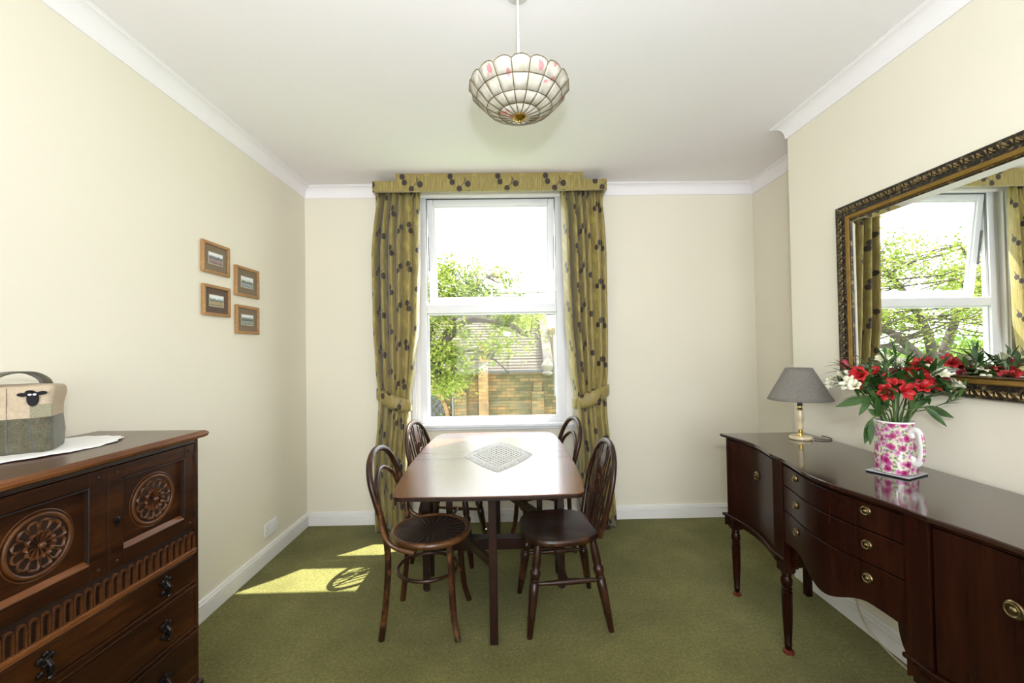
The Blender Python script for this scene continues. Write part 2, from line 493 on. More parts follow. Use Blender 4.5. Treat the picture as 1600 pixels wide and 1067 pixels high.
tz0, tz1 = 1.665, 1.735       # transom
fr = MB()
fr.box(ox0, gx0, FY0, FY1, oz0, oz1); fr.box(gx1, ox1, FY0, FY1, oz0, oz1)
fr.box(gx0, gx1, FY0, FY1, oz0, .815); fr.box(gx0, gx1, FY0, FY1, oz1-.035, oz1)
fr.build('window_frame', 'upvc', w1, bevel=.004)
MB().box(gx0, gx1, FY0-.006, FY1, tz0, tz1).build('transom', 'upvc', w1, bevel=.005)
bd = MB()
for a, b, c, d in ((gx0, gx0+.014, .815, tz0), (gx1-.014, gx1, .815, tz0), (gx0+.014, gx1-.014, .815, .829), (gx0+.014, gx1-.014, tz0-.014, tz0)):
    bd.box(a, b, FY0+.022, FY0+.04, c, d)
bd.build('glazing_bead', 'upvc', w1, bevel=.004)
MB().box(gx0+.008, gx1-.008, FY0+.04, FY0+.048, .82, tz0-.006).build('pane', 'glass', w1)
# top hung casement, tilted open at its foot
ca = bpy.data.objects.new('casement', None)
bpy.data.objects.remove(ca)
cx0, cx1, cz0, cz1 = gx0+.004, gx1-.004, tz1+.004, oz1-.039
cm = MB(); H0 = cz1-cz0; b_ = .052
for a, b, c, d in ((cx0, cx0+b_, -H0, 0), (cx1-b_, cx1, -H0, 0), (cx0+b_, cx1-b_, -H0, -H0+b_), (cx0+b_, cx1-b_, -b_, 0)):
    cm.box(a, b, -.02, .03, c, d)
ca = cm.build('casement', 'upvc', w1, bevel=.008, seg=3)
ca.location = (0, FY0+.035, cz1); ca.rotation_euler = (radians(7.5), 0, 0)
sb_ = MB()
for a, b, c, d in ((cx0+b_, cx0+b_+.012, -H0+b_, -b_), (cx1-b_-.012, cx1-b_, -H0+b_, -b_), (cx0+b_+.012, cx1-b_-.012, -H0+b_, -H0+b_+.012), (cx0+b_+.012, cx1-b_-.012, -b_-.012, -b_)):
    sb_.box(a, b, -.006, .012, c, d)
sb_.build('glazing_bead', 'upvc', ca, bevel=.003)
MB().box(cx0+b_-.004, cx1-b_+.004, .004, .010, -H0+b_-.004, -b_+.004).build('pane', 'glass', ca)
hd = MB().box(-.116, -.092, -.034, -.02, -H0+.008, -H0+.045)
hd.tube([(-.104, -.034, -H0+.03), (-.104, -.052, -H0+.03), (-.106, -.056, -H0+.06), (-.106, -.054, -H0+.13)], [.008, .008, .008, .006], 8)
hd.build('handle', 'plastic', ca, smooth=50)
sl = MB()
for a, b, c, d in ((gx0, gx0+.004, tz1, oz1-.035), (gx1-.004, gx1, tz1, oz1-.035), (gx0, gx1, oz1-.039, oz1-.035)):
    sl.box(a, b, FY0+.012, FY0+.03, c, d)
sl.build('seal', 'seal', w1)
st = MB()
for xx in (gx0+.008, gx1-.008): st.bar((xx, FY0+.05, 2.30), (xx, FY0+.085, 2.02), .006, .016, (0, 1, 0))
st.build('stay', 'seal', w1)
si = MB().box(WX0-.03, WX1+.03, DB-.045, FY0+.01, WZ0-.012, WZ0+.014)
si.box(WX0-.02, WX1+.02, DB-.022, DB, WZ0-.035, WZ0-.012)
si.build('window_sill', 'upvc', w1, bevel=.006, seg=3)
ap = MB()
for a, b, c, d in ((-.60, .43, .655, .675), (-.60, .43, .16, .18), (-.60, -.58, .18, .655), (.41, .43, .18, .655)): ap.box(a, b, DB-.012, DB, c, d)
ap.build('apron_moulding', 'trim', w1, bevel=.004)

# ================================================================== CURTAINS, PELMET
def curtain(name, tab, label, flip, seed):
    rnd = random.Random(seed)
    root = thing(name, label, 'curtain', ((tab[0][1]+tab[0][2])/2, 3.37, 0), 0, 'olive leaf print curtains')
    ox = root.location.x
    NF = 6.4; NU, NV = 150, 64
    ph = [rnd.uniform(-.5, .5) for _ in range(12)]
    uvs = []; m = MB(); vs = []
    ztop, zbot = 2.615, 0.012
    for j in range(NV+1):
        t = j/NV; z = ztop+(zbot-ztop)*t
        xa, xb = lerp_tab(tab, -z)
        tie = math.exp(-((z-0.99)/0.16)**2)
        head = math.exp(-((z-ztop)/0.10)**2)
        for i in range(NU+1):
            s = i/NU
            w = s+0.016*sin(2*pi*(2.1*s)+ph[0])+0.012*sin(2*pi*3.3*s+ph[1]+1.2*t)
            a = 2*pi*NF*w+0.7*sin(3*t+ph[2]+4*s)
            fold = sin(a)+0.25*sin(2*a+ph[3])
            amp = 0.068*(1-.40*tie)*(1-.55*head)*(0.75+0.35*sin(5*s+ph[4]+2*t))
            fine = head*0.012*sin(2*pi*26*s)
            bell = 0.0
            if z < 0.9: bell = 0.02*sin(pi*min(1, (0.9-z)/.9))
            # swag: fabric droops towards the tie-back
            swag = -0.03*tie*(1-abs(2*s-1))
            x = xa+(xb-xa)*s+0.012*cos(a)*(1-head)
            vs.append((x-ox, amp*fold+fine-bell-swag*0.5, z))
            uvs.append((s, z))
    fs = [(j*(NU+1)+i, j*(NU+1)+i+1, (j+1)*(NU+1)+i+1, (j+1)*(NU+1)+i) for j in range(NV) for i in range(NU)]
    # lay the print along the cloth itself, so it disappears into the folds
    j0 = NV//2; acc = [0.0]
    for i in range(NU):
        a, b = vs[j0*(NU+1)+i], vs[j0*(NU+1)+i+1]
        acc.append(acc[-1]+hypot(b[0]-a[0], b[1]-a[1]))
    uvs = [(acc[k % (NU+1)]+seed*.13, q[1]+.02*sin(6*q[0])) for k, q in enumerate(uvs)]
    m.add(vs, fs)
    m.build('curtain_cloth', 'curtain', root, smooth=180, uv=uvs, solid=.003)
    # tie-back band, a crescent round the waist of the curtain
    xa, xb = lerp_tab(tab, -0.985)
    tb = MB(); tv = []; tu = []
    n = 20
    for i in range(n+1):
        s = i/n
        x = xa-.012+(xb-xa+.024)*s
        q = s if not flip else 1-s
        zc = 1.045-0.10*q-0.012*sin(pi*q)
        hh = 0.040+0.018*sin(pi*s)
        yy = -0.062*(sin(pi*s)**0.5)
        for k in range(5):
            f = k/4*2-1
            tv.append((x-ox, yy-0.006*(1-f*f), zc+hh*f)); tu.append((s*.34+.05, zc*0.6+hh*f+.1))
    tb.add(tv, [(i*5+k, (i+1)*5+k, (i+1)*5+k+1, i*5+k+1) for i in range(n) for k in range(4)])
    tb.build('tie_back', 'curtain', root, smooth=180, uv=tu, solid=.008)
    return root
LT = [(-2.615, -.985, -.640), (-2.1, -1.028, -.648), (-1.6, -1.02, -.665), (-1.25, -1.0, -.70), (-.99, -.98, -.737), (-.85, -.985, -.745), (-.5, -1.015, -.755), (0, -1.022, -.74)]
RT = [(-2.615, .448, .785), (-2.1, .46, .807), (-1.6, .472, .806), (-1.25, .497, .80), (-.98, .527, .785), (-.85, .535, .785), (-.5, .54, .81), (0, .55, .845)]
curtain('curtain', LT, 'olive green leaf patterned curtain tied back at the left of the window', False, 3)
curtain('curtain', RT, 'olive green leaf patterned curtain tied back at the right of the window', True, 5)
pel = thing('pelmet', 'stepped olive fabric pelmet with brown leaf sprigs above the window', 'pelmet', (-.09, 3.22, 2.548))
px0, px1, pc0, pc1 = -.966+.09, .778+.09, -.795+.09, .602+.09
zt, zs = HC-.003-2.548, .082
pm = MB().prism([(px0, 0), (px1, 0), (px1, zs), (pc1, zs), (pc1, zt), (pc0, zt), (pc0, zs), (px0, zs)], 0, .018, 'xz')
pm.build('front_board', 'pelmet', pel, uv=[(v[0]+1.07, v[2]+.104) for v in pm.v], bevel=0)
for sx in (px0, px1-.016):
    q = MB().box(sx, sx+.016, .018, DB-3.22-CW-.003, 0, zs); q.build('return_board', 'curtain', pel, uv=[(v[1], v[2]+.085) for v in q.v])
q = MB().box(px0, px1, -.002, .0, 0, .004); q.build('piping', 'curtain', pel, uv=[(v[0], .29) for v in q.v])
#__PART2__

# ================================================================== DINING TABLE
TX, TY, TZ = -0.083, 2.60, 0.74
tab = thing('dining_table', 'polished drop leaf gateleg dining table in front of the window', 'table', (TX, TY, 0))
def half_w(y):      # y in -0.71..0.71
    return 0.455-0.034*(abs(y)/.71)**2.2
def leaf(y0, y1, outer):
    """outline ccw between y0<y1; outer = -1 front end, 1 back end, 0 centre"""
    n = 14; R_, L_ = [], []
    for i in range(n+1):
        y = y0+(y1-y0)*i/n
        R_.append((half_w(y), y)); L_.append((-half_w(y), y))
    end = []
    if outer == -1:
        r = .045
        R_ = [p for p in R_ if p[1] > y0+r]; L_ = [p for p in L_ if p[1] > y0+r]
        w = half_w(y0)
        a = [(w-r+r*sin(t), y0+r-r*cos(t)) for t in [k/6*pi/2 for k in range(7)]]
        front = [(x*(w-r)/4, y0-.012*(1-(x/4)**2)) for x in (-3, -2, -1, 0, 1, 2, 3)]
        return [(-x, y) for x, y in reversed(a)]+front+a+R_+list(reversed(L_))
    if outer == 1:
        r = .075
        R_ = [p for p in R_ if p[1] < y1-r]; L_ = [p for p in L_ if p[1] < y1-r]
        w = half_w(y1)
        a = [(w-r+r*cos(t), y1-r+r*sin(t)) for t in [k/6*pi/2 for k in range(7)]]
        back = [(x*(w-r)/4, y1+.012*(1-(x/4)**2)) for x in (3, 2, 1, 0, -1, -2, -3)]
        return R_+a+back+[(-x, y) for x, y in reversed(a)]+list(reversed(L_))
    return R_+list(reversed(L_))
for nm, y0, y1, oo in (('leaf', -.71, -.0765, -1), ('top_panel', -.075, .075, 0), ('leaf', .0765, .71, 1)):
    lf = MB().prism(leaf(y0, y1, oo), TZ-.005, TZ).build(nm, 'teak', tab, bevel=.002, seg=2)
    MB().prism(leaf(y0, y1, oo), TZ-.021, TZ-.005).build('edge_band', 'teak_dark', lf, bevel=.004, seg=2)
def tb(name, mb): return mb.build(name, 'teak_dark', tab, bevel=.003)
for sx in (-.386, .386):
    for sy in (-.085, .075):
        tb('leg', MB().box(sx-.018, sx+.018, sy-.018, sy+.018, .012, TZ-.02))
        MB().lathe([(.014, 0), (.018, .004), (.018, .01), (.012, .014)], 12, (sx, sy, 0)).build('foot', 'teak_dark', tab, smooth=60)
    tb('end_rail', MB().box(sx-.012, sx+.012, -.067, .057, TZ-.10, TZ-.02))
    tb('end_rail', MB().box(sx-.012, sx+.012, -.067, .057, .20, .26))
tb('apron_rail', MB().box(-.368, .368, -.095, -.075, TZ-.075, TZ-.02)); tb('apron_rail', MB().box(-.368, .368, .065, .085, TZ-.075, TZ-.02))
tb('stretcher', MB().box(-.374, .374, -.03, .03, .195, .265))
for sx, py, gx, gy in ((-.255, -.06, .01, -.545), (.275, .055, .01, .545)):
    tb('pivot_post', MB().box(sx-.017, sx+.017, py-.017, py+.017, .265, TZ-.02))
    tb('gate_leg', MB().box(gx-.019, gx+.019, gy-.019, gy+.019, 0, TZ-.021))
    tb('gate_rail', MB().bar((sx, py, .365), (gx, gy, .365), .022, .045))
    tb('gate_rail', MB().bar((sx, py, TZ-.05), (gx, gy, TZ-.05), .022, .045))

# lace mat: thread geometry is far below a pixel, so the open work is an alpha weave
def mat_lace():
    m, nt, bs = new_mat('white_lace')
    uv = nt.nodes.new('ShaderNodeUVMap'); sp = nt.nodes.new('ShaderNodeSeparateXYZ'); nt.links.new(uv.outputs[0], sp.inputs[0])
    a, b = X(nt, sp.outputs[0]), X(nt, sp.outputs[1])
    N = 15.0
    ga = ((a*N).fract()-.5).abs(); gb = ((b*N).fract()-.5).abs()
    inner = ga.mx(gb).gt(.33)
    e = (a-.5).abs().mx((b-.5).abs())
    rim = e.gt(.345)*e.lt(.375)
    vo = node(nt, 'ShaderNodeTexVoronoi', {'Vector': uv.outputs[0], 'Scale': 42.0}, feature='DISTANCE_TO_EDGE')
    outer = X(nt, vo.outputs['Distance']).lt(.17)
    al = (inner*e.lt(.345)).mx(rim).mx(outer*e.gt(.375))
    bs.inputs['Base Color'].default_value = (.66, .66, .64, 1); bs.inputs['Roughness'].default_value = .8
    nt.links.new(al.v, bs.inputs['Alpha'])
    return m
MT['lace'] = mat_lace()
MT['cloth'] = plain('white_cotton', (.83, .82, .79), .85, var=.03, nscale=20, bmp=.4, bscale=140)
lc = MB(); n = 24; uvl = []
def lace_pt(u, v):
    # a square mat turned corner-on; its sides bulge
    p, q = u*2-1, v*2-1
    bx = p*(1+.10*(1-q*q)); by = q*(1+.10*(1-p*p))
    x = (bx-by)/2*.205; y = (bx+by)/2*.36
    return x, y
for j in range(n+1):
    for i in range(n+1):
        x, y = lace_pt(i/n, j/n); lc.v.append((x, y, 0)); uvl.append((i/n, j/n))
lc.f = [(j*(n+1)+i, j*(n+1)+i+1, (j+1)*(n+1)+i+1, (j+1)*(n+1)+i) for j in range(n) for i in range(n)]
lo = lc.build('lace_mat', 'lace', None, uv=uvl, solid=.0012, loc=(-.049, 2.60, TZ+.0012))
tag(lo, 'diamond shaped white lace mat lying on the dining table', 'lace mat')

# ================================================================== CHAIRS
def frame_on(a, b):
    return Vector(a), (Vector(b)-Vector(a))
def turned(mb, a, b, prof, n=12):
    """prof [(t along a->b, radius)]"""
    a, d = frame_on(a, b); L = d.length
    mb.lathe([(r, t*L) for t, r in prof], n, a, d)
    return mb
def windsor(label, loc, rz):
    c = thing('windsor_chair', label, 'chair', loc, rz, 'wheelback windsor chairs')
    # saddle seat, faces +x
    ol = []
    for k in range(40):
        t = 2*pi*k/40; ex = 2.9
        x = .205*math.copysign(abs(cos(t))**(2/ex), cos(t)); y = .205*math.copysign(abs(sin(t))**(2/ex), sin(t))
        y *= 1+.05*(x/.2)
        if x < 0: y *= 1-.10*(x/.2)**2
        ol.append((x, y))
    sm = MB(); rings = [(1.0, .425), (1.012, .432), (1.012, .444), (.985, .452), (.80, .447), (.5, .440), (.2, .442), (.02, .443)]
    vs = [(x*.93, y*.93, .418) for x, y in ol]
    for s_, z in rings: vs += [(x*s_, y*s_, z) for x, y in ol]
    nr = len(rings)+1
    fs = [(j*40+k, j*40+(k+1) % 40, (j+1)*40+(k+1) % 40, (j+1)*40+k) for j in range(nr-1) for k in range(40)]
    fs += [tuple(reversed(range(40))), tuple((nr-1)*40+k for k in range(40))]
    sm.add(vs, fs); sm.build('seat', 'chair', c, smooth=40)
    MB().box(-.262, -.19, -.04, .04, .420, .446).build('seat_tail', 'chair', c, bevel=.006)
    LEG = [(0, .0125), (.02, .0135), (.20, .0185), (.205, .021), (.215, .021), (.22, .018), (.45, .0235), (.56, .024), (.575, .019), (.59, .024), (.605, .019), (.62, .022), (.66, .026), (.69, .026), (.71, .020), (.72, .018), (.76, .022), (.92, .019), (1, .016)]
    feet = {}
    for fx, tx in ((.195, .135), (-.205, -.135)):
        for sy in (-1, 1):
            a, b = (fx, sy*.195, 0), (tx, sy*.135, .424)
            feet[(fx > 0, sy)] = (Vector(a), Vector(b))
            turned(MB(), a, b, LEG).build('leg', 'chair', c, smooth=50)
    def on(leg, z):
        a, b = feet[leg]; return a+(b-a)*(z/.424)
    STR = [(0, .008), (.12, .0095), (.45, .0155), (.55, .0155), (.88, .0095), (1, .008)]
    mids = []
    for sy in (-1, 1):
        a, b = on((True, sy), .235), on((False, sy), .235); mids.append((a+b)/2)
        turned(MB(), a, b, STR, 10).build('stretcher', 'chair', c, smooth=60)
    turned(MB(), mids[0], mids[1], STR, 10).build('stretcher', 'chair', c, smooth=60)
    lean = lambda z: -.165-.235*(z-.44)
    half = [(.155, .44), (.178, .54), (.188, .63), (.18, .72), (.15, .795), (.098, .845), (.05, .866), (0, .872)]
    pts = [(lean(z), y, z) for y, z in half]+[(lean(z), -y, z) for y, z in reversed(half[:-1])]
    sp_ = spline(pts, 5)
    MB().tube(sp_, .0135, 10, flat=1.25).build('back_hoop', 'chair', c, smooth=60)
    def hoop_z(y):
        best = min(((abs(p.y-y), p.z) for p in sp_ if p.z > .7), default=(0, .8)); return best[1]
    for y0, y1 in ((-.105, -.128), (-.072, -.088), (-.043, -.050), (.043, .050), (.072, .088), (.105, .128)):
        z1 = hoop_z(y1)
        turned(MB(), (lean(.44), y0, .44), (lean(z1), y1, z1), [(0, .005), (.3, .006), (1, .0045)], 8).build('spindle', 'chair', c, smooth=60)
    # pierced wheel splat
    sq = MB()
    def strip(prof):
        vs = []
        for z, w in prof:
            for yy in (-w, w):
                for dx in (-.005, .005): vs.append((lean(z)+dx, yy, z))
        n_ = len(prof); f_ = []
        for i in range(n_-1):
            a = i*4; b = a+4
            f_ += [(a, a+2, b+2, b), (a+1, b+1, b+3, a+3), (a, b, b+1, a+1), (a+2, a+3, b+3, b+2)]
        f_ += [(0, 1, 3, 2), (n_*4-4, n_*4-2, n_*4-1, n_*4-3)]
        sq.add(vs, f_)
    strip([(.44, .030), (.50, .026), (.53, .018), (.56, .024), (.585, .030), (.60, .022)])
    strip([(.74, .022), (.755, .031), (.79, .033), (.81, .026), (.83, .018), (.845, .024), (.865, .030)])
    cz = .67; rw = .072
    sl_ = Vector((-.235, 0, 1)).normalized()
    ctr = Vector((lean(cz), 0, cz))
    def wp(r, t): return ctr+Vector((0, 1, 0))*(r*cos(t))*.52+sl_*(r*sin(t))
    sq.tube([wp(rw, 2*pi*k/28) for k in range(28)], .0065, 6, closed=True, ref=(1, 0, 0))
    for k in range(8):
        t = 2*pi*k/8+pi/8
        sq.tube([wp(.010, t), wp(.04, t), wp(rw, t)], [.005, .0055, .006], 6)
    sq.ball(ctr, .014, 10, 6, .6, 1, 1)
    sq.build('wheel_splat', 'chair', c, smooth=40)
    for sy in (-1, 1):
        z1 = .80
        turned(MB(), (-.245, sy*.022, .44), (lean(z1)-.004, sy*.135, z1), [(0, .0075), (.4, .009), (1, .006)], 8).build('brace', 'chair', c, smooth=60)
    return c
def mat_seat():
    m, nt, bs = new_mat('embossed_seat')
    t = nt.nodes.new('ShaderNodeTexCoord')
    sp = nt.nodes.new('ShaderNodeSeparateXYZ'); nt.links.new(t.outputs['Object'], sp.inputs[0])
    x, y = X(nt, sp.outputs[0]), X(nt, sp.outputs[1])
    ang = x._op('ARCTAN2', y); r = (x*x+y*y).sqrt()
    n = node(nt, 'ShaderNodeTexNoise', {'Vector': t.outputs['Object'], 'Scale': 16.0, 'Detail': 3.0})
    rays = ((ang*26.0+X(nt, n.outputs[0])*9.0).sin()*.5+.5)
    msk = ((r-.035)*20.0).clamp()
    n2 = node(nt, 'ShaderNodeTexNoise', {'Vector': t.outputs['Object'], 'Scale': 7.0, 'Detail': 4.0})
    c = ramp(nt, n2.outputs[0], [(.3, (.009, .0035, .002)), (.55, (.020, .008, .0045)), (.8, (.055, .02, .008))])
    nt.links.new(c, bs.inputs['Base Color']); bs.inputs['Roughness'].default_value = .36; bs.inputs['Specular IOR Level'].default_value = .35
    bump(nt, bs, rays*msk, .55, .003)
    return m
MT['seat'] = mat_seat()
def bentwood(label, loc, rz):
    c = thing('bentwood_chair', label, 'chair', loc, rz, 'bentwood chairs')
    MB().lathe([(.165, .436), (.190, .434), (.199, .440), (.202, .450), (.199, .462), (.190, .467), (.180, .465), (.176, .460), (.172, .460)], 48, caps=False).build('seat_rim', 'bentrim', c, smooth=50)
    MB().lathe([(.1765, .454), (.1765, .460), (.165, .4595), (.12, .457), (.06, .4555), (.005, .455)], 48).build('seat_panel', 'seat', c, smooth=60)
    half = [(-.205, .165, 0), (-.185, .160, .16), (-.172, .160, .32), (-.172, .166, .44), (-.190, .180, .56), (-.216, .190, .66), (-.245, .180, .75), (-.266, .135, .82), (-.276, .07, .856), (-.280, 0, .866)]
    pts = half+[(x, -y, z) for x, y, z in reversed(half[:-1])]
    MB().tube(spline(pts, 5), .0155, 10).build('back_loop', 'bent', c, smooth=60)
    hi = [(-.196, .156, .545), (-.212, .158, .62), (-.236, .132, .70), (-.250, .085, .740), (-.258, .04, .763), (-.260, 0, .769)]
    pi_ = hi+[(x, -y, z) for x, y, z in reversed(hi[:-1])]
    MB().tube(spline(pi_, 5), .0115, 10).build('inner_loop', 'bent', c, smooth=60)
    for sy in (-1, 1):
        MB().tube(spline([(-.193, sy*.196, .60), (-.184, sy*.194, .53), (-.160, sy*.192, .475), (-.11, sy*.196, .444), (-.03, sy*.207, .430)], 5), [.009]*5+[.012]*16, 8).build('hip_brace', 'bentrim', c, smooth=60)
        MB().tube(spline([(.118, sy*.122, .437), (.124, sy*.128, .34), (.130, sy*.136, .20), (.142, sy*.150, .09), (.162, sy*.170, .008)], 5), [.0165]*14+[.015]*7, 10).build('leg', 'bent', c, smooth=60)
    MB().tube([(-.022+.150*cos(2*pi*k/36), .148*sin(2*pi*k/36), .268) for k in range(36)], .0095, 8, closed=True).build('hoop_stretcher', 'bent', c, smooth=60)
    MB().tube([(-.02+.165*cos(2*pi*k/36), .165*sin(2*pi*k/36), .430) for k in range(36)], .007, 8, closed=True).build('seat_hoop', 'bent', c, smooth=60)
    return c
bw = bentwood('round seated bentwood chair nearest the camera at the left of the table', (-.392, 2.245, 0), radians(-4))
dup(bw, (.215, 3.06, 0), radians(191), 'bentwood chair beside the right curtain, at the window end of the table')
ws = windsor('wheelback windsor chair nearest the camera at the right of the table', (.27, 2.290, 0), radians(185))
dup(ws, (-.385, 2.985, 0), radians(-11), 'wheelback windsor chair beside the left curtain, at the window end of the table')

# ================================================================== OAK CHEST
CHA = radians(-3)
CD, CWd = .395, .69
cf = Vector((-1.135, 1.625)); xv = Vector((cos(CHA), sin(CHA))); yv = Vector((-sin(CHA), cos(CHA)))
cc = cf-xv*(CD/2)-yv*(CWd/2)
chest = thing('oak_chest', 'dark carved oak chest with rosette doors and three drawers against the left wall', 'chest', (cc.x, cc.y, 0), CHA)
fx = CD/2; hw = CWd/2
ZT = 1.087
def ck(name, mb, mat='oak', par=None, bev=.003): return mb.build(name, mat, par or chest, bevel=bev)
ck('body', MB().box(-fx, fx-.022, -hw, hw, .10, 1.062))
tp = []
for off, z in ((.012, 1.062), (.020, 1.066), (.024, 1.074), (.022, 1.082), (.014, ZT), ):
    tp.append((off, z))
tm = MB(); vs = []
for off, z in [(0, 1.062)]+tp: vs += [(-fx, -hw-off, z), (fx+off, -hw-off, z), (fx+off, hw+off, z), (-fx, hw+off, z)]
nn = len(tp)+1
tm.add(vs, [(j*4+k, j*4+(k+1) % 4, (j+1)*4+(k+1) % 4, (j+1)*4+k) for j in range(nn-1) for k in range(4)]+[(3, 2, 1, 0)])
ck('top_moulding', tm, 'oak_edge', bev=0)
ck('top', MB().box(-fx, fx+.014, -hw-.014, hw+.014, ZT-.012, ZT+.0005), 'oak_top', bev=.002)
for sy in (-1, 1): ck('corner_stile', MB().box(fx-.03, fx, sy*hw-(.014 if sy > 0 else 0), sy*hw+(.014 if sy < 0 else 0), .10, 1.062))
ck('top_rail', MB().box(fx-.022, fx, -hw+.014, hw-.014, 1.046, 1.062), 'oak_black')
pl = MB().box(-fx, fx+.016, -hw-.016, hw+.016, 0, .10)
pl.box(-fx, fx+.012, -hw-.012, hw+.012, .10, .185)
ck('plinth', pl, 'oak_black', bev=.006)
ck('centre_stile', MB().box(fx-.022, fx-.002, -.006, .006, .742, 1.046), 'oak')
def rosette(par, cx, cz, sgn):
    m = MB(); R = .074; x0 = fx-.012
    m.tube([(x0, cx+R*cos(2*pi*k/40), cz+R*sin(2*pi*k/40)) for k in range(40)], .0052, 8, closed=True, ref=(1, 0, 0))
    m.tube([(x0-.003, cx+(R+.010)*cos(2*pi*k/40), cz+(R+.010)*sin(2*pi*k/40)) for k in range(40)], .003, 6, closed=True, ref=(1, 0, 0))
    def petal(t, r0, r1, w, d):
        """scooped petal: raised round-ended rim, hollow in the middle"""
        u = Vector((0, cos(t), sin(t))); v = Vector((0, -sin(t), cos(t))); o = Vector((x0-.004, cx, cz))
        vs = []
        L_ = r1-r0
        for a in range(9):
            f = a/8; r = r0+L_*f
            ww = w*(.45+.55*min(1, f/.6)) if f < .62 else w*sqrt(max(.03, 1-((f-.62)/.38)**2))
            rim = d*(.35+.65*f); hol = rim*.35 if f < .85 else rim*.9
            if a == 8: rim *= .5; hol = rim
            for b, hh in ((-1, 0), (-.8, rim), (-.45, hol), (.45, hol), (.8, rim), (1, 0)):
                vs.append(o+u*r+v*(ww*b)+Vector((hh, 0, 0)))
        vs += [o+u*r1*1.02+v*(q*w*.25) for q in (-2, -1, -.3, .3, 1, 2)]
        m.add(vs, [(a*6+b, a*6+b+1, (a+1)*6+b+1, (a+1)*6+b) for a in range(9) for b in range(5)])
    for k in range(12): petal(2*pi*(k+.5)/12, .030, .064, .0155, .011)
    for k in range(12): petal(2*pi*k/12, .009, .036, .0088, .016)
    m.ball((x0+.008, cx, cz), .0085, 12, 8)
    o_ = m.build('rosette', 'oak_mid', par, smooth=50); return o_
rosettes = []
for sgn, y0, y1 in ((1, .004, hw-.016), (-1, -hw+.016, -.004)):
    m = MB(); z0, z1 = .744, 1.044; st_ = .048; x1 = fx-.001
    for a, b, c_, d_ in ((y0, y0+st_, z0, z1), (y1-st_, y1, z0, z1), (y0+st_, y1-st_, z0, z0+.046), (y0+st_, y1-st_, z1-.040, z1)): m.box(fx-.022, x1, a, b, c_, d_)
    d = ck('door', m)
    ck('panel', MB().box(fx-.03, fx-.013, y0+st_, y1-st_, z0+.046, z1-.040), 'oak', d, 0)
    # chamfered lip of the sunk panel
    ch = MB()
    ya, yb, za, zb = y0+st_, y1-st_, z0+.046, z1-.040
    ch.prism([(fx-.013, za), (fx-.001, za), (fx-.013, za+.013)], ya, yb, 'xz')
    ck('panel_lip', ch, 'oak_edge', d, 0)
    ck('panel_bead', MB().box(fx-.013, fx+.002, ya, yb, zb-.004, zb).box(fx-.013, fx+.002, yb-.004, yb, za+.01, zb-.004), 'oak_black', d, .001)
    MB().lathe([(.073, 0), (.073, .002)], 40, (fx-.0135, (ya+yb)/2, (za+zb)/2+.002), (1, 0, 0)).build('rosette_ground', 'oak_black', d, smooth=40)
    rosette(d, (ya+yb)/2, (za+zb)/2+.002, sgn)
    for yy in (y0+.024, y1-.024):
        for zz in (z0+.022, z1-.020): ck('peg', MB().lathe([(.0045, 0), (.0045, .003), (.002, .004)], 8, (fx-.002, yy, zz), (1, 0, 0)), 'oak_black', d, 0)
    if sgn > 0:
        ck('escutcheon', MB().lathe([(.010, 0), (.010, .004), (.006, .006)], 12, (fx-.001, y0+.024, .885), (1, 0, 0)).box(fx-.001, fx+.003, y0+.018, y0+.030, .868, .884), 'iron', d, .001)
    yy = y1 if sgn > 0 else y0
    for zz in (.79, .99): ck('hinge', MB().tube([(fx+.001, yy, zz-.016), (fx+.001, yy, zz+.016)], .004, 8), 'iron', d, 0)
# carved arcade frieze: each arch its own piece
ck('frieze', MB().box(fx-.022, fx-.008, -hw+.014, hw-.014, .662, .742), 'oak_black', bev=0)
NA = 25; pit = (CWd-.03)/NA
def arch_mesh():
    w, t = pit/2-.0005, .0055; z0, zs_ = .668, .712
    out = [(-w, z0)]+[(-w+.0, zs_)]+[(-w*cos(a), zs_+w*1.35*sin(a)) for a in [k/8*pi for k in range(1, 8)]]+[(w, zs_), (w, z0)]
    wi = w-t
    inn = [(-wi, z0), (-wi, zs_)]+[(-wi*cos(a), zs_+wi*1.35*sin(a)) for a in [k/8*pi for k in range(1, 8)]]+[(wi, zs_), (wi, z0)]
    n_ = len(out); vs = []
    for x in (-.004, .005):
        for p in out: vs.append((x, p[0], p[1]))
        for p in inn: vs.append((x, p[0], p[1]))
    f_ = []
    for i in range(n_-1):
        f_ += [(i, i+1, n_+i+1, n_+i), (2*n_+i, 3*n_+i, 3*n_+i+1, 2*n_+i+1), (i, 2*n_+i, 2*n_+i+1, i+1), (n_+i, n_+i+1, 3*n_+i+1, 3*n_+i)]
    return MB().add(vs, f_)
a0 = arch_mesh().build('arch', 'oak_mid', chest, bevel=.0012, seg=1)
for i in range(NA):
    q = a0 if i == 0 else a0.copy()
    if i: COL.objects.link(q); q.parent = chest
    q.location = (fx-.005, -hw+.015+pit*(i+.5), 0)
ck('moulding', MB().box(fx-.022, fx+.004, -hw+.012, hw-.012, .655, .668).box(fx-.022, fx+.001, -hw+.012, hw-.012, .648, .655), 'oak_edge', bev=.003)
def drop_handle(par, yy, zz):
    m = MB()
    for dy, dz, r in ((0, .022, .008), (-.013, .012, .009), (.013, .012, .009), (0, .006, .011), (-.012, -.022, .008), (.012, -.022, .008), (0, -.006, .008)):
        m.lathe([(r, 0), (r, .004), (r*.4, .007)], 10, (fx+.001, yy+dy, zz+dz), (1, 0, 0))
    m.tube([(fx+.010, yy, zz+.010), (fx+.020, yy+.001, zz-.004), (fx+.019, yy+.002, zz-.018), (fx+.014, yy+.003, zz-.030)], [.004, .005, .0055, .006], 8)
    m.ball((fx+.014, yy+.003, zz-.034), .008, 10, 6)
    ck('drop_handle', m, 'iron', par, 0)
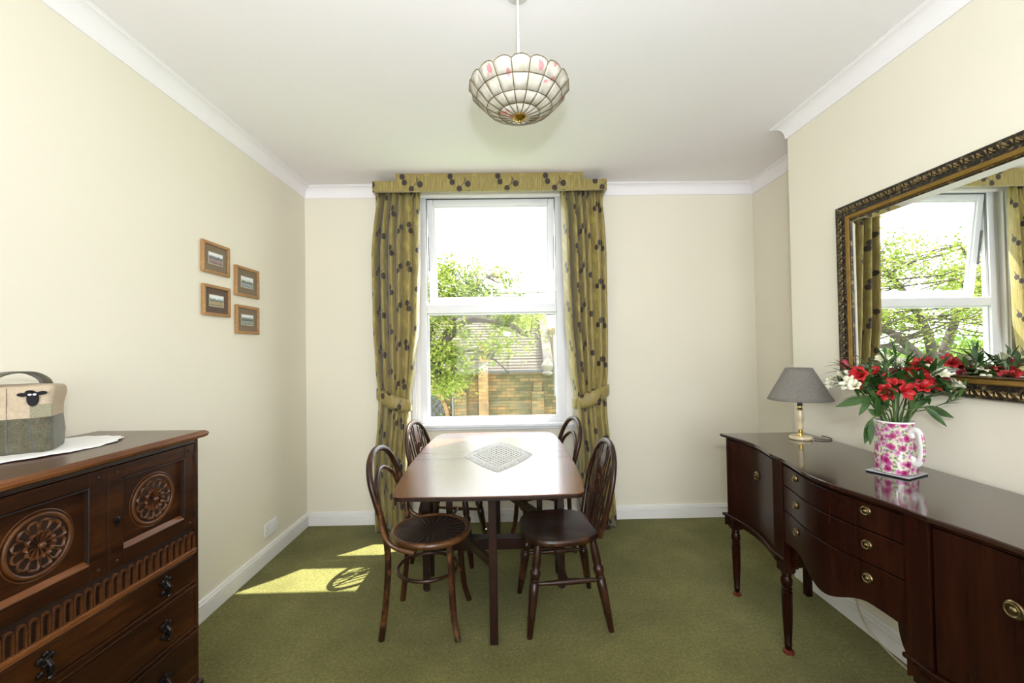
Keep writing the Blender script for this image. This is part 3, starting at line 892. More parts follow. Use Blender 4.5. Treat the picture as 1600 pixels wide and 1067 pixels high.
for z0, z1 in ((.556, .646), (.392, .524), (.212, .360)):
    d = ck('drawer', MB().box(fx-.02, fx-.001, -hw+.016, hw-.016, z0, z1), 'oak')
    drop_handle(d, .195, (z0+z1)/2+.004); drop_handle(d, -.165, (z0+z1)/2+.004)
for z0, z1 in ((.524, .556), (.360, .392)):
    ck('drawer_rail', MB().box(fx-.02, fx-.006, -hw+.014, hw-.014, z0, z1).box(fx-.02, fx+.002, -hw+.014, hw-.014, z1-.009, z1-.002).box(fx-.02, fx+.003, -hw+.014, hw-.014, z0+.004, z0+.012), 'oak', bev=.002)
ck('base_rail', MB().box(fx-.02, fx+.002, -hw+.014, hw-.014, .185, .212), 'oak', bev=.003)

# doily and tweed cover on the chest
def pt_on(center, ang, lx, ly): return Vector((center[0]+lx*cos(ang)-ly*sin(ang), center[1]+lx*sin(ang)+ly*cos(ang)))
dm = MB(); NR = 72; rings = []
for f in (0.0, .35, .7, .9, 1.0):
    for k in range(NR):
        t = 2*pi*k/NR
        w = 1+(.028*sin(t*18) if f == 1 else (.01*sin(t*18) if f == .9 else 0))
        dm.v.append((.150*f*w*cos(t), .225*f*w*sin(t), .0015*sin(5*t+f*9)*f+(.0015 if f < 1 else 0)))
dm.f = [(j*NR+k, j*NR+(k+1) % NR, (j+1)*NR+(k+1) % NR, (j+1)*NR+k) for j in range(4) for k in range(NR)]
do = dm.build('doily', 'cloth', None, smooth=60, solid=.002, loc=(-1.42, 1.32, ZT+.0045))
do.rotation_euler = (0, 0, radians(-18))
tag(do, 'white scalloped doily under the tweed cover on the oak chest', 'doily')

def mat_tweed():
    m, nt, bs = new_mat('green_tweed')
    t = nt.nodes.new('ShaderNodeTexCoord'); sp = nt.nodes.new('ShaderNodeSeparateXYZ'); nt.links.new(t.outputs['Object'], sp.inputs[0])
    x, z = X(nt, sp.outputs[0])+X(nt, sp.outputs[1]), X(nt, sp.outputs[2])
    n = node(nt, 'ShaderNodeTexNoise', {'Vector': t.outputs['Object'], 'Scale': 420.0, 'Detail': 2.0})
    n2 = node(nt, 'ShaderNodeTexNoise', {'Vector': t.outputs['Object'], 'Scale': 40.0, 'Detail': 3.0})
    k = X(nt, n.outputs[0])*.7+X(nt, n2.outputs[0])*.3
    c = ramp(nt, k.v, [(.3, (.045, .043, .025)), (.5, (.095, .09, .055)), (.72, (.17, .16, .105))])
    l1 = ((x/.045).fract()-.5).abs().lt(.028); l2 = ((z/.052).fract()-.5).abs().lt(.02); l3 = ((x/.045+.5).fract()-.5).abs().lt(.018)
    c = mixc(nt, l1*.55, c, (.07, .09, .13)); c = mixc(nt, l2*.4, c, (.17, .085, .05)); c = mixc(nt, l3*.35, c, (.16, .09, .05))
    nt.links.new(c, bs.inputs['Base Color']); bs.inputs['Roughness'].default_value = .95
    bs.inputs['Sheen Weight'].default_value = .25
    bump(nt, bs, n.outputs[0], .5, .002)
    return m
MT['tweed'] = mat_tweed()
MT['linen'] = plain('beige_linen', (.47, .38, .27), .9, var=.10, nscale=120, bmp=.4, bscale=300)
MT['tweed_pale'] = plain('pale_green_tweed', (.27, .25, .17), .95, var=.25, nscale=300, bmp=.4, bscale=400)
MT['seam'] = plain('seam_thread', (.20, .17, .11), .95)
MT['felt'] = plain('black_felt', (.008, .008, .012), .95, bmp=.3, bscale=200)
MT['white_felt'] = plain('white_felt', (.85, .85, .85), .9)
cs = thing('tweed_cover', 'beige and green tweed fabric cover with black sheep head and strap handle', 'fabric cover', (-1.440, 1.305, ZT+.0075), radians(33))
def rrect(w, d, r, n=8):
    out = []
    for sx, sy, a0_ in ((1, 1, 0), (-1, 1, pi/2), (-1, -1, pi), (1, -1, 3*pi/2)):
        for k in range(n+1):
            a = a0_+k/n*pi/2; out.append((sx*(w/2-r)+r*cos(a), sy*(d/2-r)+r*sin(a)))
    return out
def puff(sections, name, mat, top=False):
    m = MB(); n_ = None
    for z, w, d, r in sections:
        q = rrect(w, d, r); n_ = len(q)
        for i, (x, y) in enumerate(q):
            wob = .0025*sin(7*atan2(y, x)+z*60)
            m.v.append((x+wob*x/w*2, y+wob*y/d*2, z+.0015*sin(9*atan2(y, x))))
    for j in range(len(sections)-1):
        for k in range(n_): m.f.append((j*n_+k, j*n_+(k+1) % n_, (j+1)*n_+(k+1) % n_, (j+1)*n_+k))
    m.f.append(tuple(reversed(range(n_)))); m.f.append(tuple(range((len(sections)-1)*n_, len(sections)*n_)))
    return m.build(name, mat, cs, smooth=55)
puff([(0, .176, .136, .02), (.006, .184, .144, .022), (.05, .182, .142, .02), (.1, .178, .138, .018)], 'tweed_base', 'tweed')
puff([(.1, .1785, .1385, .018), (.13, .182, .142, .02), (.165, .186, .146, .02), (.182, .184, .144, .02), (.189, .176, .136, .02), (.192, .15, .11, .02), (.193, .08, .06, .02)], 'linen_top', 'linen')
MB().box(-.0006, .0006, -.0732, -.070, .004, .186).build('seam', 'seam', cs)
MB().box(.045, .0905, -.0735, -.069, .1, .138).build('patch', 'tweed_pale', cs, bevel=.002)
hm = MB(); hp = spline([(-.075, 0, .185), (-.066, 0, .206), (-.035, 0, .225), (0, 0, .230), (.035, 0, .225), (.062, 0, .206), (.070, 0, .185)], 4)
hv = []
for p in hp:
    for yy in (-.021, .021): hv.append(((p.x-yy)*.76, (p.x+yy)*.65, p.z))
hm.add(hv, [(2*i, 2*i+1, 2*i+3, 2*i+2) for i in range(len(hp)-1)])
hm.build('strap_handle', 'tweed', cs, smooth=180, solid=.005)
sh = MB()
def blob(cx, cz, rx, rz_, rot=0, y=-.0745, dep=.004, n_=18):
    m = MB(); o = []
    for k in range(n_):
        t = 2*pi*k/n_; a, b = rx*cos(t), rz_*sin(t)
        o.append((cx+a*cos(rot)-b*sin(rot), cz+a*sin(rot)+b*cos(rot)))
    return m.prism(o, y-dep, y+.002, 'xz')
head = blob(.052, .155, .0125, .022)
for mm in (blob(.046, .1725, .010, .007), blob(.0315, .167, .011, .0055, -.1), blob(.070, .170, .011, .0055, .1)):
    head.add(mm.v, mm.f)
hdo = head.build('sheep_head', 'felt', cs, bevel=.001, seg=1)
for xx in (.047, .0565): blob(xx, .167, .004, .0028, y=-.079, dep=.0012).build('eye', 'white_felt', hdo)
#__PART3__

# ================================================================== SIDEBOARD
# local frame: +x' towards the room, +y' along the front from the window end to the near end
SBA = radians(180-0.9)
SBL, SBD, SBZ = 1.67, .455, .874
sbo = Vector((1.222, 2.440))                # front corner at the window end
e1 = Vector((cos(SBA), sin(SBA))); e2 = Vector((-sin(SBA), cos(SBA)))
sside = thing('sideboard', 'long dark mahogany sideboard with serpentine front along the right wall', 'sideboard', (sbo.x, sbo.y, 0), SBA)
def front(u):
    """how far the front stands proud of its corner line at length u"""
    c = SBL/2; d = abs(u-c)
    if d < .33: return .004+.050*(1+cos(pi*d/.33))/2
    if d > .375:
        t = (d-.375)/(c-.375); return .006*t**2+.004*(1-t)-.036*sin(pi*t)
    return .004
def ribbon(u0, u1, z0, z1, off, th, n=24):
    """curved panel following the front; z0/z1 numbers or functions of u"""
    f0 = z0 if callable(z0) else (lambda u: z0); f1 = z1 if callable(z1) else (lambda u: z1)
    m = MB(); vs = []
    for i in range(n+1):
        u = u0+(u1-u0)*i/n; x = front(u)+off
        vs += [(x, u, f0(u)), (x, u, f1(u)), (x-th, u, f1(u)), (x-th, u, f0(u))]
    fs = []
    for i in range(n):
        a = i*4; b = a+4
        for k in range(4): fs.append((a+k, a+(k+1) % 4, b+(k+1) % 4, b+k))
    fs += [(0, 3, 2, 1), (n*4, n*4+1, n*4+2, n*4+3)]
    return m.add(vs, fs)
def plan_slab(name, off, z0, z1, mat, bev):
    n = 60; ol = []
    for i in range(n+1):
        u = -off+(SBL+2*off)*i/n
        ol.append((front(min(max(u, 0), SBL))+off, u))
    ol += [(-SBD, SBL+off), (-SBD, -off)]
    return MB().prism(list(reversed(ol)), z0, z1).build(name, mat, sside, bevel=bev, seg=3)
plan_slab('top', .012, SBZ-.016, SBZ, 'mahog_top', .004)
def sk(name, mb, mat='mahog', par=None, bev=.002): return mb.build(name, mat, par or sside, bevel=bev)
sk('frieze_strip', ribbon(.012, SBL-.012, SBZ-.030, SBZ-.016, -.008, .02, 60))
for u0, u1 in ((.010, .460), (1.21, 1.66)):
    sk('cupboard_body', MB().box(-SBD+.006, -.06, u0, u1, .40, SBZ-.017))
    sk('end_panel', MB().box(-SBD+.006, -.006, (u0 if u0 < .1 else u1-.018), (u0+.018 if u0 < .1 else u1), .40, SBZ-.017))
sk('drawer_case', MB().box(-SBD+.006, -.03, .462, 1.208, .50, SBZ-.017))
for u0, u1 in ((.462, .540), (1.130, 1.208)):
    sk('pilaster', ribbon(u0, u1, .40, SBZ-.016, .002, .045, 4))
MT['ring'] = MT['brass']
def ring_pull(par, u, z, off, R=.026):
    x = front(u)+off
    sl_ = (front(u+.01)-front(u-.01))/.02
    nr = Vector((1, -sl_, 0)).normalized()
    q = Vector((0, 0, 1)).rotation_difference(nr).to_matrix().to_4x4(); q.translation = Vector((x, u, z))
    m = MB().lathe([(R, 0), (R, .002), (R*.86, .0045), (R*.80, .003), (R*.45, .003), (R*.40, .006), (R*.2, .009), (.001, .010)], 24)
    m.tube([(R*.72*cos(2*pi*k/24), R*.72*sin(2*pi*k/24), .0075) for k in range(24)], .0024, 6, closed=True)
    m.xform(q); m.build('ring_pull', 'ring', par, smooth=50)
for u0, u1, hu in ((.024, .456, .262), (1.214, 1.646, 1.385)):
    d = sk('door', ribbon(u0, u1, .437, SBZ-.031, -.003, .018, 24))
    ring_pull(d, hu, .713, -.003, .022)
# three bowed drawers, the lowest with a shaped drop
cU = SBL/2
def drop(u):
    d = abs(u-cU)/.295
    return .455+.062*(1-cos(pi*min(1, d/.62)))/2-(.0 if d < .62 else .012*((d-.62)/.38))
for z0, z1 in ((.757, .843), (.648, .753), (drop, .644)):
    d = sk('drawer', ribbon(.544, 1.126, z0, z1, 0, .02, 40))
    zz = {.843: .818, .753: .707, .644: .598}[z1]
    ring_pull(d, .655, zz, 0, .0165); ring_pull(d, 1.015, zz, 0, .0165)
# waist moulding and arched aprons under the cupboards
for u0, u1 in ((-.004, .548), (1.122, SBL+.004)):
    sk('waist_moulding', ribbon(u0, u1, .420, .436, .012, .03, 30), bev=.005)
    c_ = (u0+u1)/2; hl = (u1-u0)/2
    sk('apron', ribbon(u0+.006, u1-.006, lambda u: .392-.034*(abs(u-c_)/hl)**6+.004, .420, .002, .04, 36))
    ue = u0+.01 if u0 < .1 else u1-.028
    sk('end_apron', MB().box(-SBD+.01, -.03, ue, ue+.018, .375, .436))
for u0, u1 in ((.540, .600), (1.070, 1.130)):
    # quarter arch brackets between pilaster and drawer drop
    s_ = 1 if u0 < .8 else -1; ua = .540 if s_ > 0 else 1.130
    pts = [(ua, .385)]+[(ua+s_*(.012+.048*sin(t)), .40+.10*(1-cos(t))+.0) for t in [k/8*pi/2 for k in range(9)]]+[(ua+s_*.06, .515), (ua, .515)]
    if s_ < 0: pts = list(reversed(pts))
    sk('bracket', MB().prism(pts, -.05, -.02, 'yz'), bev=0)
LEGP = [(0, .023), (.012, .024), (.024, .019), (.030, .015), (.10, .0165), (.105, .019), (.112, .019), (.118, .017), (.40, .0235), (.72, .0265), (.745, .027), (.755, .020), (.77, .026), (.79, .026), (.80, .020), (.815, .024), (.86, .0285), (.90, .0285), (.945, .021), (.955, .024), (.97, .024), (.98, .021), (1, .022)]
for u in (.042, .500, 1.170, 1.628):
    x = front(u)-.028
    sk('leg_block', MB().box(x-.026, x+.028, u-.026, u+.026, .362, .420))
    g = MB().lathe([(r*.84, t*.362) for t, r in LEGP], 20, (x, u, 0)).build('leg', 'mahog', sside, smooth=50)
    MB().lathe([(.022, 0), (.023, .006), (.022, .014), (.016, .017)], 20, (x, u, 0)).build('foot_cup', 'mahog_foot', g, smooth=50)
for u in (.06, 1.61):
    x = -SBD+.045
    sk('leg', MB().prism([(x-.016, u-.016), (x+.016, u-.016), (x+.016, u+.016), (x-.016, u+.016)], 0, .40))

# ================================================================== MIRROR
MY0, MY1, MZ0, MZ1 = 0.98, 2.165, 1.165, 2.050
mir = thing('wall_mirror', 'large mirror in ornate black and gold frame above the sideboard', 'mirror', (XR-.001, (MY0+MY1)/2, MZ0), pi)
hwm, hm_ = (MY1-MY0)/2, MZ1-MZ0
def mat_frame():
    m, nt, bs = new_mat('black_gold_frame')
    v = coords(nt)
    vo = node(nt, 'ShaderNodeTexVoronoi', {'Vector': v, 'Scale': 90.0}, feature='SMOOTH_F1')
    n = node(nt, 'ShaderNodeTexNoise', {'Vector': v, 'Scale': 60.0, 'Detail': 4.0})
    k = X(nt, vo.outputs['Distance'])*.8+X(nt, n.outputs[0])*.4
    c = ramp(nt, k.v, [(.42, (.016, .012, .010)), (.62, (.035, .026, .016)), (.80, (.20, .14, .06))])
    nt.links.new(c, bs.inputs['Base Color']); bs.inputs['Roughness'].default_value = .38; bs.inputs['Metallic'].default_value = .4
    bump(nt, bs, k, .5, .004)
    return m
MT['frame_dark'] = mat_frame()
MT['frame_orn'] = plain('rubbed_gold_relief', (.22, .155, .07), .38, .7, var=.6, nscale=60)
MT['frame_gold'] = plain('gold_slip', (.27, .155, .035), .4, .7, var=.15, nscale=20)
MT['mirror'] = plain('silvered_glass', (.93, .95, .94), .0, 1.0, var=0)
def rect_sweep(prof):
    """prof [(inset from outer edge, out from wall)] round the mirror; local +x is out of the wall"""
    m = MB(); k = len(prof); cs_ = []
    for sy, sz in ((-1, 0), (1, 0), (1, 1), (-1, 1)):
        for ins, out in prof:
            cs_.append((out, sy*(hwm-ins), (ins if sz == 0 else hm_-ins)))
    fs = []
    for c_ in range(4):
        for j in range(k-1):
            a, b = c_*k+j, ((c_+1) % 4)*k+j
            fs.append((a, b, b+1, a+1))
    return m.add(cs_, fs)
rect_sweep([(0, .002), (0, .020), (.004, .026), (.012, .024), (.030, .017), (.046, .013), (.052, .015)]).build('frame_moulding', 'frame_dark', mir, smooth=60)
rect_sweep([(.052, .012), (.053, .018), (.057, .020), (.062, .017), (.066, .017), (.070, .013), (.072, .010)]).build('gold_slip', 'frame_gold', mir, smooth=50)
rect_sweep([(.072, .008), (.073, .014), (.077, .015), (.081, .012), (.083, .006)]).build('inner_slip', 'frame_dark', mir, smooth=50)
# scroll relief pieces along the outer moulding
def scroll():
    m = MB()
    sp1 = [(0, -.018+.026*t+.008*cos(5*t)*(1-t), .010*sin(5*t)*(1-.4*t)) for t in [k/12 for k in range(13)]]
    m.tube([(.004*sin(pi*k/12), p[1], p[2]) for k, p in enumerate(sp1)], [.0024+.0018*sin(pi*k/12) for k in range(13)], 6)
    m.tube([(.003, .006+.010*cos(t), .002+.009*sin(t)) for t in [k/8*5.2 for k in range(9)]], [.0028-.0002*k for k in range(9)], 6)
    m.tube([(.002, -.016, -.010), (.005, -.010, -.004), (.003, -.002, -.012)], [.001, .004, .001], 6)
    m.tube([(.002, .012, .014), (.005, .016, .006), (.003, .019, -.006)], [.001, .0035, .001], 6)
    return m
sc0 = None
def put_scroll(y, z, rot):
    global sc0
    if sc0 is None:
        q = sc0 = scroll().build('scroll_relief', 'frame_orn', mir, smooth=60)
    else:
        q = sc0.copy(); COL.objects.link(q); q.parent = mir
    q.location = (.018, y, z); q.rotation_euler = (rot, 0, 0)
ny = 29
for i in range(ny):
    y = -hwm+.04+(2*hwm-.08)*i/(ny-1)
    put_scroll(y, hm_-.024, 0); put_scroll(y, .024, pi)
nz = 21
for i in range(1, nz):
    z = .04+(hm_-.08)*i/nz
    put_scroll(-hwm+.024, z, pi/2); put_scroll(hwm-.024, z, -pi/2)
# beads of the inner slip (tiny, hundreds): one stuff part
bdm = MB()
def bead(y, z):
    r = .0022; x = .0165
    bdm.add([(x+r, y, z), (x, y+r, z), (x, y, z+r), (x, y-r, z), (x, y, z-r)], [(0, 1, 2), (0, 2, 3), (0, 3, 4), (0, 4, 1)])
y = -hwm+.079
while y < hwm-.078:
    bead(y, hm_-.077); bead(y, .077); y += .006
z = .079
while z < hm_-.078:
    bead(-hwm+.077, z); bead(hwm-.077, z); z += .006
bo = bdm.build('bead_row', 'frame_gold', mir); bo['kind'] = 'stuff'
ins = .080; bv = .026
gl = MB().add([(.0085, -hwm+ins, ins), (.0085, hwm-ins, ins), (.0085, hwm-ins, hm_-ins), (.0085, -hwm+ins, hm_-ins),
               (.0115, -hwm+ins+bv, ins+bv), (.0115, hwm-ins-bv, ins+bv), (.0115, hwm-ins-bv, hm_-ins-bv), (.0115, -hwm+ins+bv, hm_-ins-bv)],
              [(4, 5, 6, 7), (0, 1, 5, 4), (1, 2, 6, 5), (2, 3, 7, 6), (3, 0, 4, 7)])
gl.build('mirror_glass', 'mirror', mir)

# ================================================================== FOUR SMALL PICTURES
MT['pic_frame'] = wood('gilt_wood', (.22, .10, .03), (.38, .19, .06), (.55, .32, .12), .35, 'y')
def mat_print(i):
    m, nt, bs = new_mat('landscape_print_%d' % i)
    t = nt.nodes.new('ShaderNodeTexCoord'); sp = nt.nodes.new('ShaderNodeSeparateXYZ'); nt.links.new(t.outputs['Generated'], sp.inputs[0])
    n = node(nt, 'ShaderNodeTexNoise', {'Vector': t.outputs['Generated'], 'Scale': 5.0+i, 'Detail': 5.0})
    z = X(nt, sp.outputs[2])+(X(nt, n.outputs[0])-.5)*.45
    st = [[(.0, (.20, .12, .10)), (.35, (.33, .24, .22)), (.55, (.10, .11, .12)), (.68, (.22, .26, .28)), (.76, (.75, .78, .80)), (1, (.85, .87, .88))],
          [(.0, (.20, .25, .27)), (.3, (.35, .40, .40)), (.5, (.08, .10, .10)), (.62, (.50, .52, .38)), (.72, (.70, .74, .78)), (1, (.85, .87, .88))],
          [(.0, (.22, .17, .08)), (.3, (.45, .33, .18)), (.5, (.14, .16, .12)), (.62, (.20, .27, .26)), (.72, (.70, .76, .78)), (1, (.85, .87, .88))],
          [(.0, (.17, .20, .16)), (.3, (.33, .35, .30)), (.45, (.06, .08, .06)), (.66, (.20, .24, .20)), (.78, (.70, .74, .76)), (1, (.85, .87, .88))]][i]
    nt.links.new(ramp(nt, z.v, st), bs.inputs['Base Color']); bs.inputs['Roughness'].default_value = .35
    return m
MT['mount'] = plain('brown_mount', (.21, .155, .10), .8, var=.04)
MT['mount_dark'] = plain('dark_brown_mount', (.115, .075, .052), .8, var=.04)
MT['fillet'] = plain('pale_card', (.55, .50, .42), .8)
PICS = [(2.288, 2.513, 1.802, 1.972, 'small gilt framed landscape print, upper one nearest the camera on the left wall', 'mount'),
        (2.569, 2.810, 1.712, 1.892, 'small gilt framed landscape print, upper one nearest the window on the left wall', 'mount'),
        (2.293, 2.518, 1.574, 1.741, 'small gilt framed landscape print with darkest brown mount, below its neighbour', 'mount_dark'),
        (2.573, 2.808, 1.487, 1.658, 'small gilt framed grey landscape print, lowest of the four on the left wall', 'mount')]
for i, (y0, y1, z0, z1, lab, mm) in enumerate(PICS):
    p = thing('framed_picture', lab, 'picture', (XL+.001, (y0+y1)/2, z0), 0, 'four small pictures on the left wall')
    w, hh = (y1-y0)/2, z1-z0; t = .017
    for a in ([(-w, 0), (w, 0), (w-t, t), (-w+t, t)], [(w, 0), (w, hh), (w-t, hh-t), (w-t, t)], [(w, hh), (-w, hh), (-w+t, hh-t), (w-t, hh-t)], [(-w, hh), (-w, 0), (-w+t, t), (-w+t, hh-t)]):
        MB().prism(a, .0, .016, 'yz').build('frame_bar', 'pic_frame', p, bevel=.003)
    mo_ = MB().box(.002, .007, -w+t-.002, w-t+.002, t-.002, hh-t+.002).build('mount', mm, p)
    pw, ph_ = w*.50, hh*.17
    cz = hh*.50
    MB().box(.007, .0076, -pw-.004, pw+.004, cz-ph_-.004, cz+ph_+.004).build('fillet', 'fillet', mo_)
    MB().box(.0076, .0082, -pw, pw, cz-ph_, cz+ph_).build('print', mat_print(i), mo_)

# ================================================================== WALL SOCKET
so = thing('wall_socket', 'white double power socket low on the left wall', 'socket', (XL, 2.945, .165))
MB().box(0, .009, -.073, .073, 0, .086).build('faceplate', 'plastic', so, bevel=.003)
for s_ in (-1, 1):
    MB().box(.009, .013, s_*.020-.006, s_*.020+.006, .055, .074).build('rocker_switch', 'plastic', so, bevel=.0015)
    for dy, z0, w_, h_ in ((0, .052, .003, .009), (-.011, .030, .006, .0035), (.011, .030, .006, .0035)):
        yy = s_*.044+dy
        MB().box(.0088, .0094, yy-w_/2, yy+w_/2, z0-h_/2, z0+h_/2).build('pin_hole', 'black_slot', so)

# ================================================================== TABLE LAMP
MT['onyx'] = plain('cream_onyx', (.72, .60, .38), .18, var=.28, nscale=14, Coat_Weight=.4)
def mat_shade():
    m, nt, bs = new_mat('grey_woven_shade')
    v = coords(nt)
    n = node(nt, 'ShaderNodeTexNoise', {'Vector': coords(nt, 'Object', (1, 1, 4)), 'Scale': 140.0, 'Detail': 3.0})
    nt.links.new(ramp(nt, n.outputs[0], [(.3, (.15, .135, .118)), (.7, (.27, .25, .225))]), bs.inputs['Base Color'])
    bs.inputs['Roughness'].default_value = .9
    bump(nt, bs, n.outputs[0], .5, .002)
    return m
MT['lampshade'] = mat_shade()
LX, LY = 1.538, 2.262
lamp = thing('table_lamp', 'small onyx table lamp with grey coolie shade on the sideboard', 'lamp', (LX, LY, SBZ+.0005))
MB().lathe([(.050, 0), (.053, .003), (.053, .013), (.050, .017), (.020, .018)], 36).build('base', 'onyx', lamp, smooth=50)
MB().lathe([(.014, .018), (.015, .022), (.010, .028), (.009, .034), (.013, .040), (.010, .046), (.012, .050)], 20).build('brass_collar', 'gold', lamp, smooth=60)
MB().lathe([(.011, .050), (.015, .058), (.0125, .070), (.016, .095), (.0185, .115), (.016, .135), (.0125, .148), (.0125, .152)], 24).build('stem', 'onyx', lamp, smooth=60)
MB().lathe([(.014, .152), (.015, .156), (.010, .160), (.010, .172)], 20).build('brass_neck', 'gold', lamp, smooth=60)
MB().lathe([(.0115, .172), (.0125, .175), (.0125, .200), (.010, .205)], 16).build('bulb_holder', 'black_slot', lamp, smooth=60)
shm = MB().grid(lambda u, v: ((.148+(.060-.148)*v)*cos(2*pi*u), (.148+(.060-.148)*v)*sin(2*pi*u), .206+.165*v), 48, 8, True)
shm.build('shade', 'lampshade', lamp, smooth=60, solid=.002)
spd = MB()
for k in range(3):
    a = 2*pi*k/3; spd.tube([(.01*cos(a), .01*sin(a), .205), (.118*cos(a), .118*sin(a), .25)], .0015, 6)
spd.build('shade_carrier', 'brass', lamp)
tag(MB().tube(spline([(LX+.055, LY-.02, SBZ+.006), (LX+.09, LY-.05, SBZ+.004), (LX+.13, LY-.045, SBZ+.004), (LX+.150, LY+.0, SBZ+.004), (LX+.148, LY+.05, SBZ+.004)], 6), .0028, 8).build('lamp_flex', plain('brown_flex', (.10, .07, .05), .5), None, smooth=60), 'thin brown flex looping behind the onyx lamp', 'cable')
MT['cream_flex'] = plain('cream_flex', (.55, .47, .34), .5)
tag(MB().tube(spline([(1.672, 2.119, 0.285), (1.672, 2.099, 0.165), (1.672, 2.075, 0.090), (1.672, 2.029, 0.038), (1.685, 1.983, 0.006), (1.663, 1.873, 0.006), (1.657, 1.785, 0.006)], 8), .0042, 8).build('power_cable', 'cream_flex', None, smooth=60), 'cream power cable hanging behind the sideboard down to the carpet', 'cable')

# ================================================================== JUG OF FLOWERS
JX, JY = 1.478, 1.640
MT['trivet'] = plain('black_lacquer', (.012, .011, .012), .2)
bdm_ = thing('pot_stand', 'dark square stand with white edge under the flowered jug', 'stand', (JX, JY, SBZ+.0005), radians(24))
MB().box(-.068, .068, -.068, .068, 0, .004).build('base', 'trivet', bdm_, bevel=.001)
MB().box(-.068, .068, -.068, .068, .004, .0075).build('tile', plain('white_tile', (.45, .45, .47), .2), bdm_, bevel=.001)
def mat_chintz():
    m, nt, bs = new_mat('rose_chintz')
    t = nt.nodes.new('ShaderNodeTexCoord')
    sp = nt.nodes.new('ShaderNodeSeparateXYZ'); nt.links.new(t.outputs['Object'], sp.inputs[0])
    x, y, z = (X(nt, sp.outputs[k]) for k in range(3))
    uu = x._op('ARCTAN2', y)*.062
    cb = nt.nodes.new('ShaderNodeCombineXYZ'); nt.links.new(uu.v, cb.inputs[0]); nt.links.new(z.v, cb.inputs[1])
    col = (.62, .57, .45)
    n0 = node(nt, 'ShaderNodeTexNoise', {'Vector': cb.outputs[0], 'Scale': 70.0, 'Detail': 4.0})
    def layer(col, scale, thr, stops, seed, rnd=.85):
        mp = node(nt, 'ShaderNodeMapping', {'Vector': cb.outputs[0], 'Location': (seed, seed*1.7, 0)})
        vo = node(nt, 'ShaderNodeTexVoronoi', {'Vector': mp.outputs[0], 'Scale': scale, 'Randomness': rnd}, voronoi_dimensions='2D')
        d = X(nt, vo.outputs['Distance'])+(X(nt, n0.outputs[0])-.5)*.42
        c = ramp(nt, (d/thr).v, stops)
        return mixc(nt, d.lt(thr), col, c)
    c1 = layer(col, 62.0, .34, [(0, (.10, .16, .06)), (1, (.30, .33, .16))], .3)
    c1 = layer(c1, 75.0, .20, [(0, (.16, .10, .30)), (1, (.38, .28, .50))], .9)
    c1 = layer(c1, 34.0, .34, [(0, (.30, .03, .14)), (.5, (.48, .15, .30)), (1, (.60, .36, .46))], .55, .7)
    c1 = layer(c1, 24.0, .30, [(0, (.13, .002, .04)), (.4, (.30, .01, .12)), (1, (.44, .08, .24))], .1, .6)
    nt.links.new(c1, bs.inputs['Base Color']); bs.inputs['Roughness'].default_value = .12
    bs.inputs['Coat Weight'].default_value = .5
    return m
MT['chintz'] = mat_chintz(); MT['china'] = plain('white_china', (.82, .81, .80), .12, Coat_Weight=.5)
jz = SBZ+.009
jug = thing('flower_jug', 'white china jug with pink rose chintz pattern holding the flowers', 'jug', (JX, JY, jz), radians(-85))
MB().lathe([(.055, 0), (.0635, .001), (.0645, .006), (.063, .06), (.0605, .12), (.058, .180), (.0585, .186)], 48, caps=False).build('body', 'chintz', jug, smooth=70)
MB().lathe([(.0585, .186), (.0590, .190), (.0575, .192), (.0550, .190), (.055, .10), (.058, .006), (.001, .006)], 48, caps=False).build('rim', 'china', jug, smooth=60)
hp = spline([(.057, 0, .150), (.064, 0, .142), (.062, 0, .158), (.076, 0, .168), (.092, 0, .155), (.098, 0, .11), (.095, 0, .070), (.082, 0, .048), (.068, 0, .046), (.066, 0, .062), (.060, 0, .058)], 4)
MB().tube(hp, [.0075]*len(hp), 10, flat=1.6, ref=(0, 1, 0)).build('handle', 'china', jug, smooth=60)
hs_ = hp[16:30]
MB().tube([p+Vector((.0042, 0, .001)) for p in hs_], .0062, 10, flat=1.4, ref=(0, 1, 0)).build('handle_print', 'chintz', jug, smooth=60)

def mat_leafy(name, a, b, rough=.4, trans=.25):
    m, nt, bs = new_mat(name)
    n = node(nt, 'ShaderNodeTexNoise', {'Vector': coords(nt), 'Scale': 30.0, 'Detail': 3.0})
    nt.links.new(ramp(nt, n.outputs[0], [(.3, a), (.7, b)]), bs.inputs['Base Color'])
    bs.inputs['Roughness'].default_value = rough
    bs.inputs['Subsurface Weight'].default_value = 0.0
    return m
MT['leafg'] = mat_leafy('flower_leaf', (.012, .045, .008), (.045, .105, .018))
MT['leafl'] = mat_leafy('light_flower_leaf', (.05, .11, .02), (.11, .19, .05))
MT['stem'] = mat_leafy('flower_stem', (.04, .08, .015), (.08, .14, .03))
MT['red'] = mat_leafy('red_petal', (.30, .003, .008), (.55, .012, .014), .5)
MT['darkred'] = mat_leafy('dark_red_petal', (.20, .004, .02), (.42, .03, .06), .5)
MT['cream'] = mat_leafy('cream_petal', (.62, .60, .40), (.82, .80, .66), .5)
def strip_leaf(m, base, d, L, w, droop, upv=Vector((0, 0, 1)), n=7, cup=.25):
    d = d.normalized(); sd = d.cross(upv)
    if sd.length < .1: sd = d.cross(Vector((1, 0, 0)))
    sd.normalize(); nn_ = sd.cross(d); vs = []
    for i in range(n+1):
        f = i/n; ww = w*max(.04, sin(pi*min(1, f*.92+.06))**.9)*(1-.25*f)
        p = base+d*(L*f)-Vector((0, 0, 1))*(droop*L*f*f)
        vs += [p-sd*ww+nn_*(cup*ww), p, p+sd*ww+nn_*(cup*ww)]
    m.add(vs, [(i*3+k, i*3+k+1, i*3+k+4, i*3+k+3) for i in range(n) for k in range(2)])
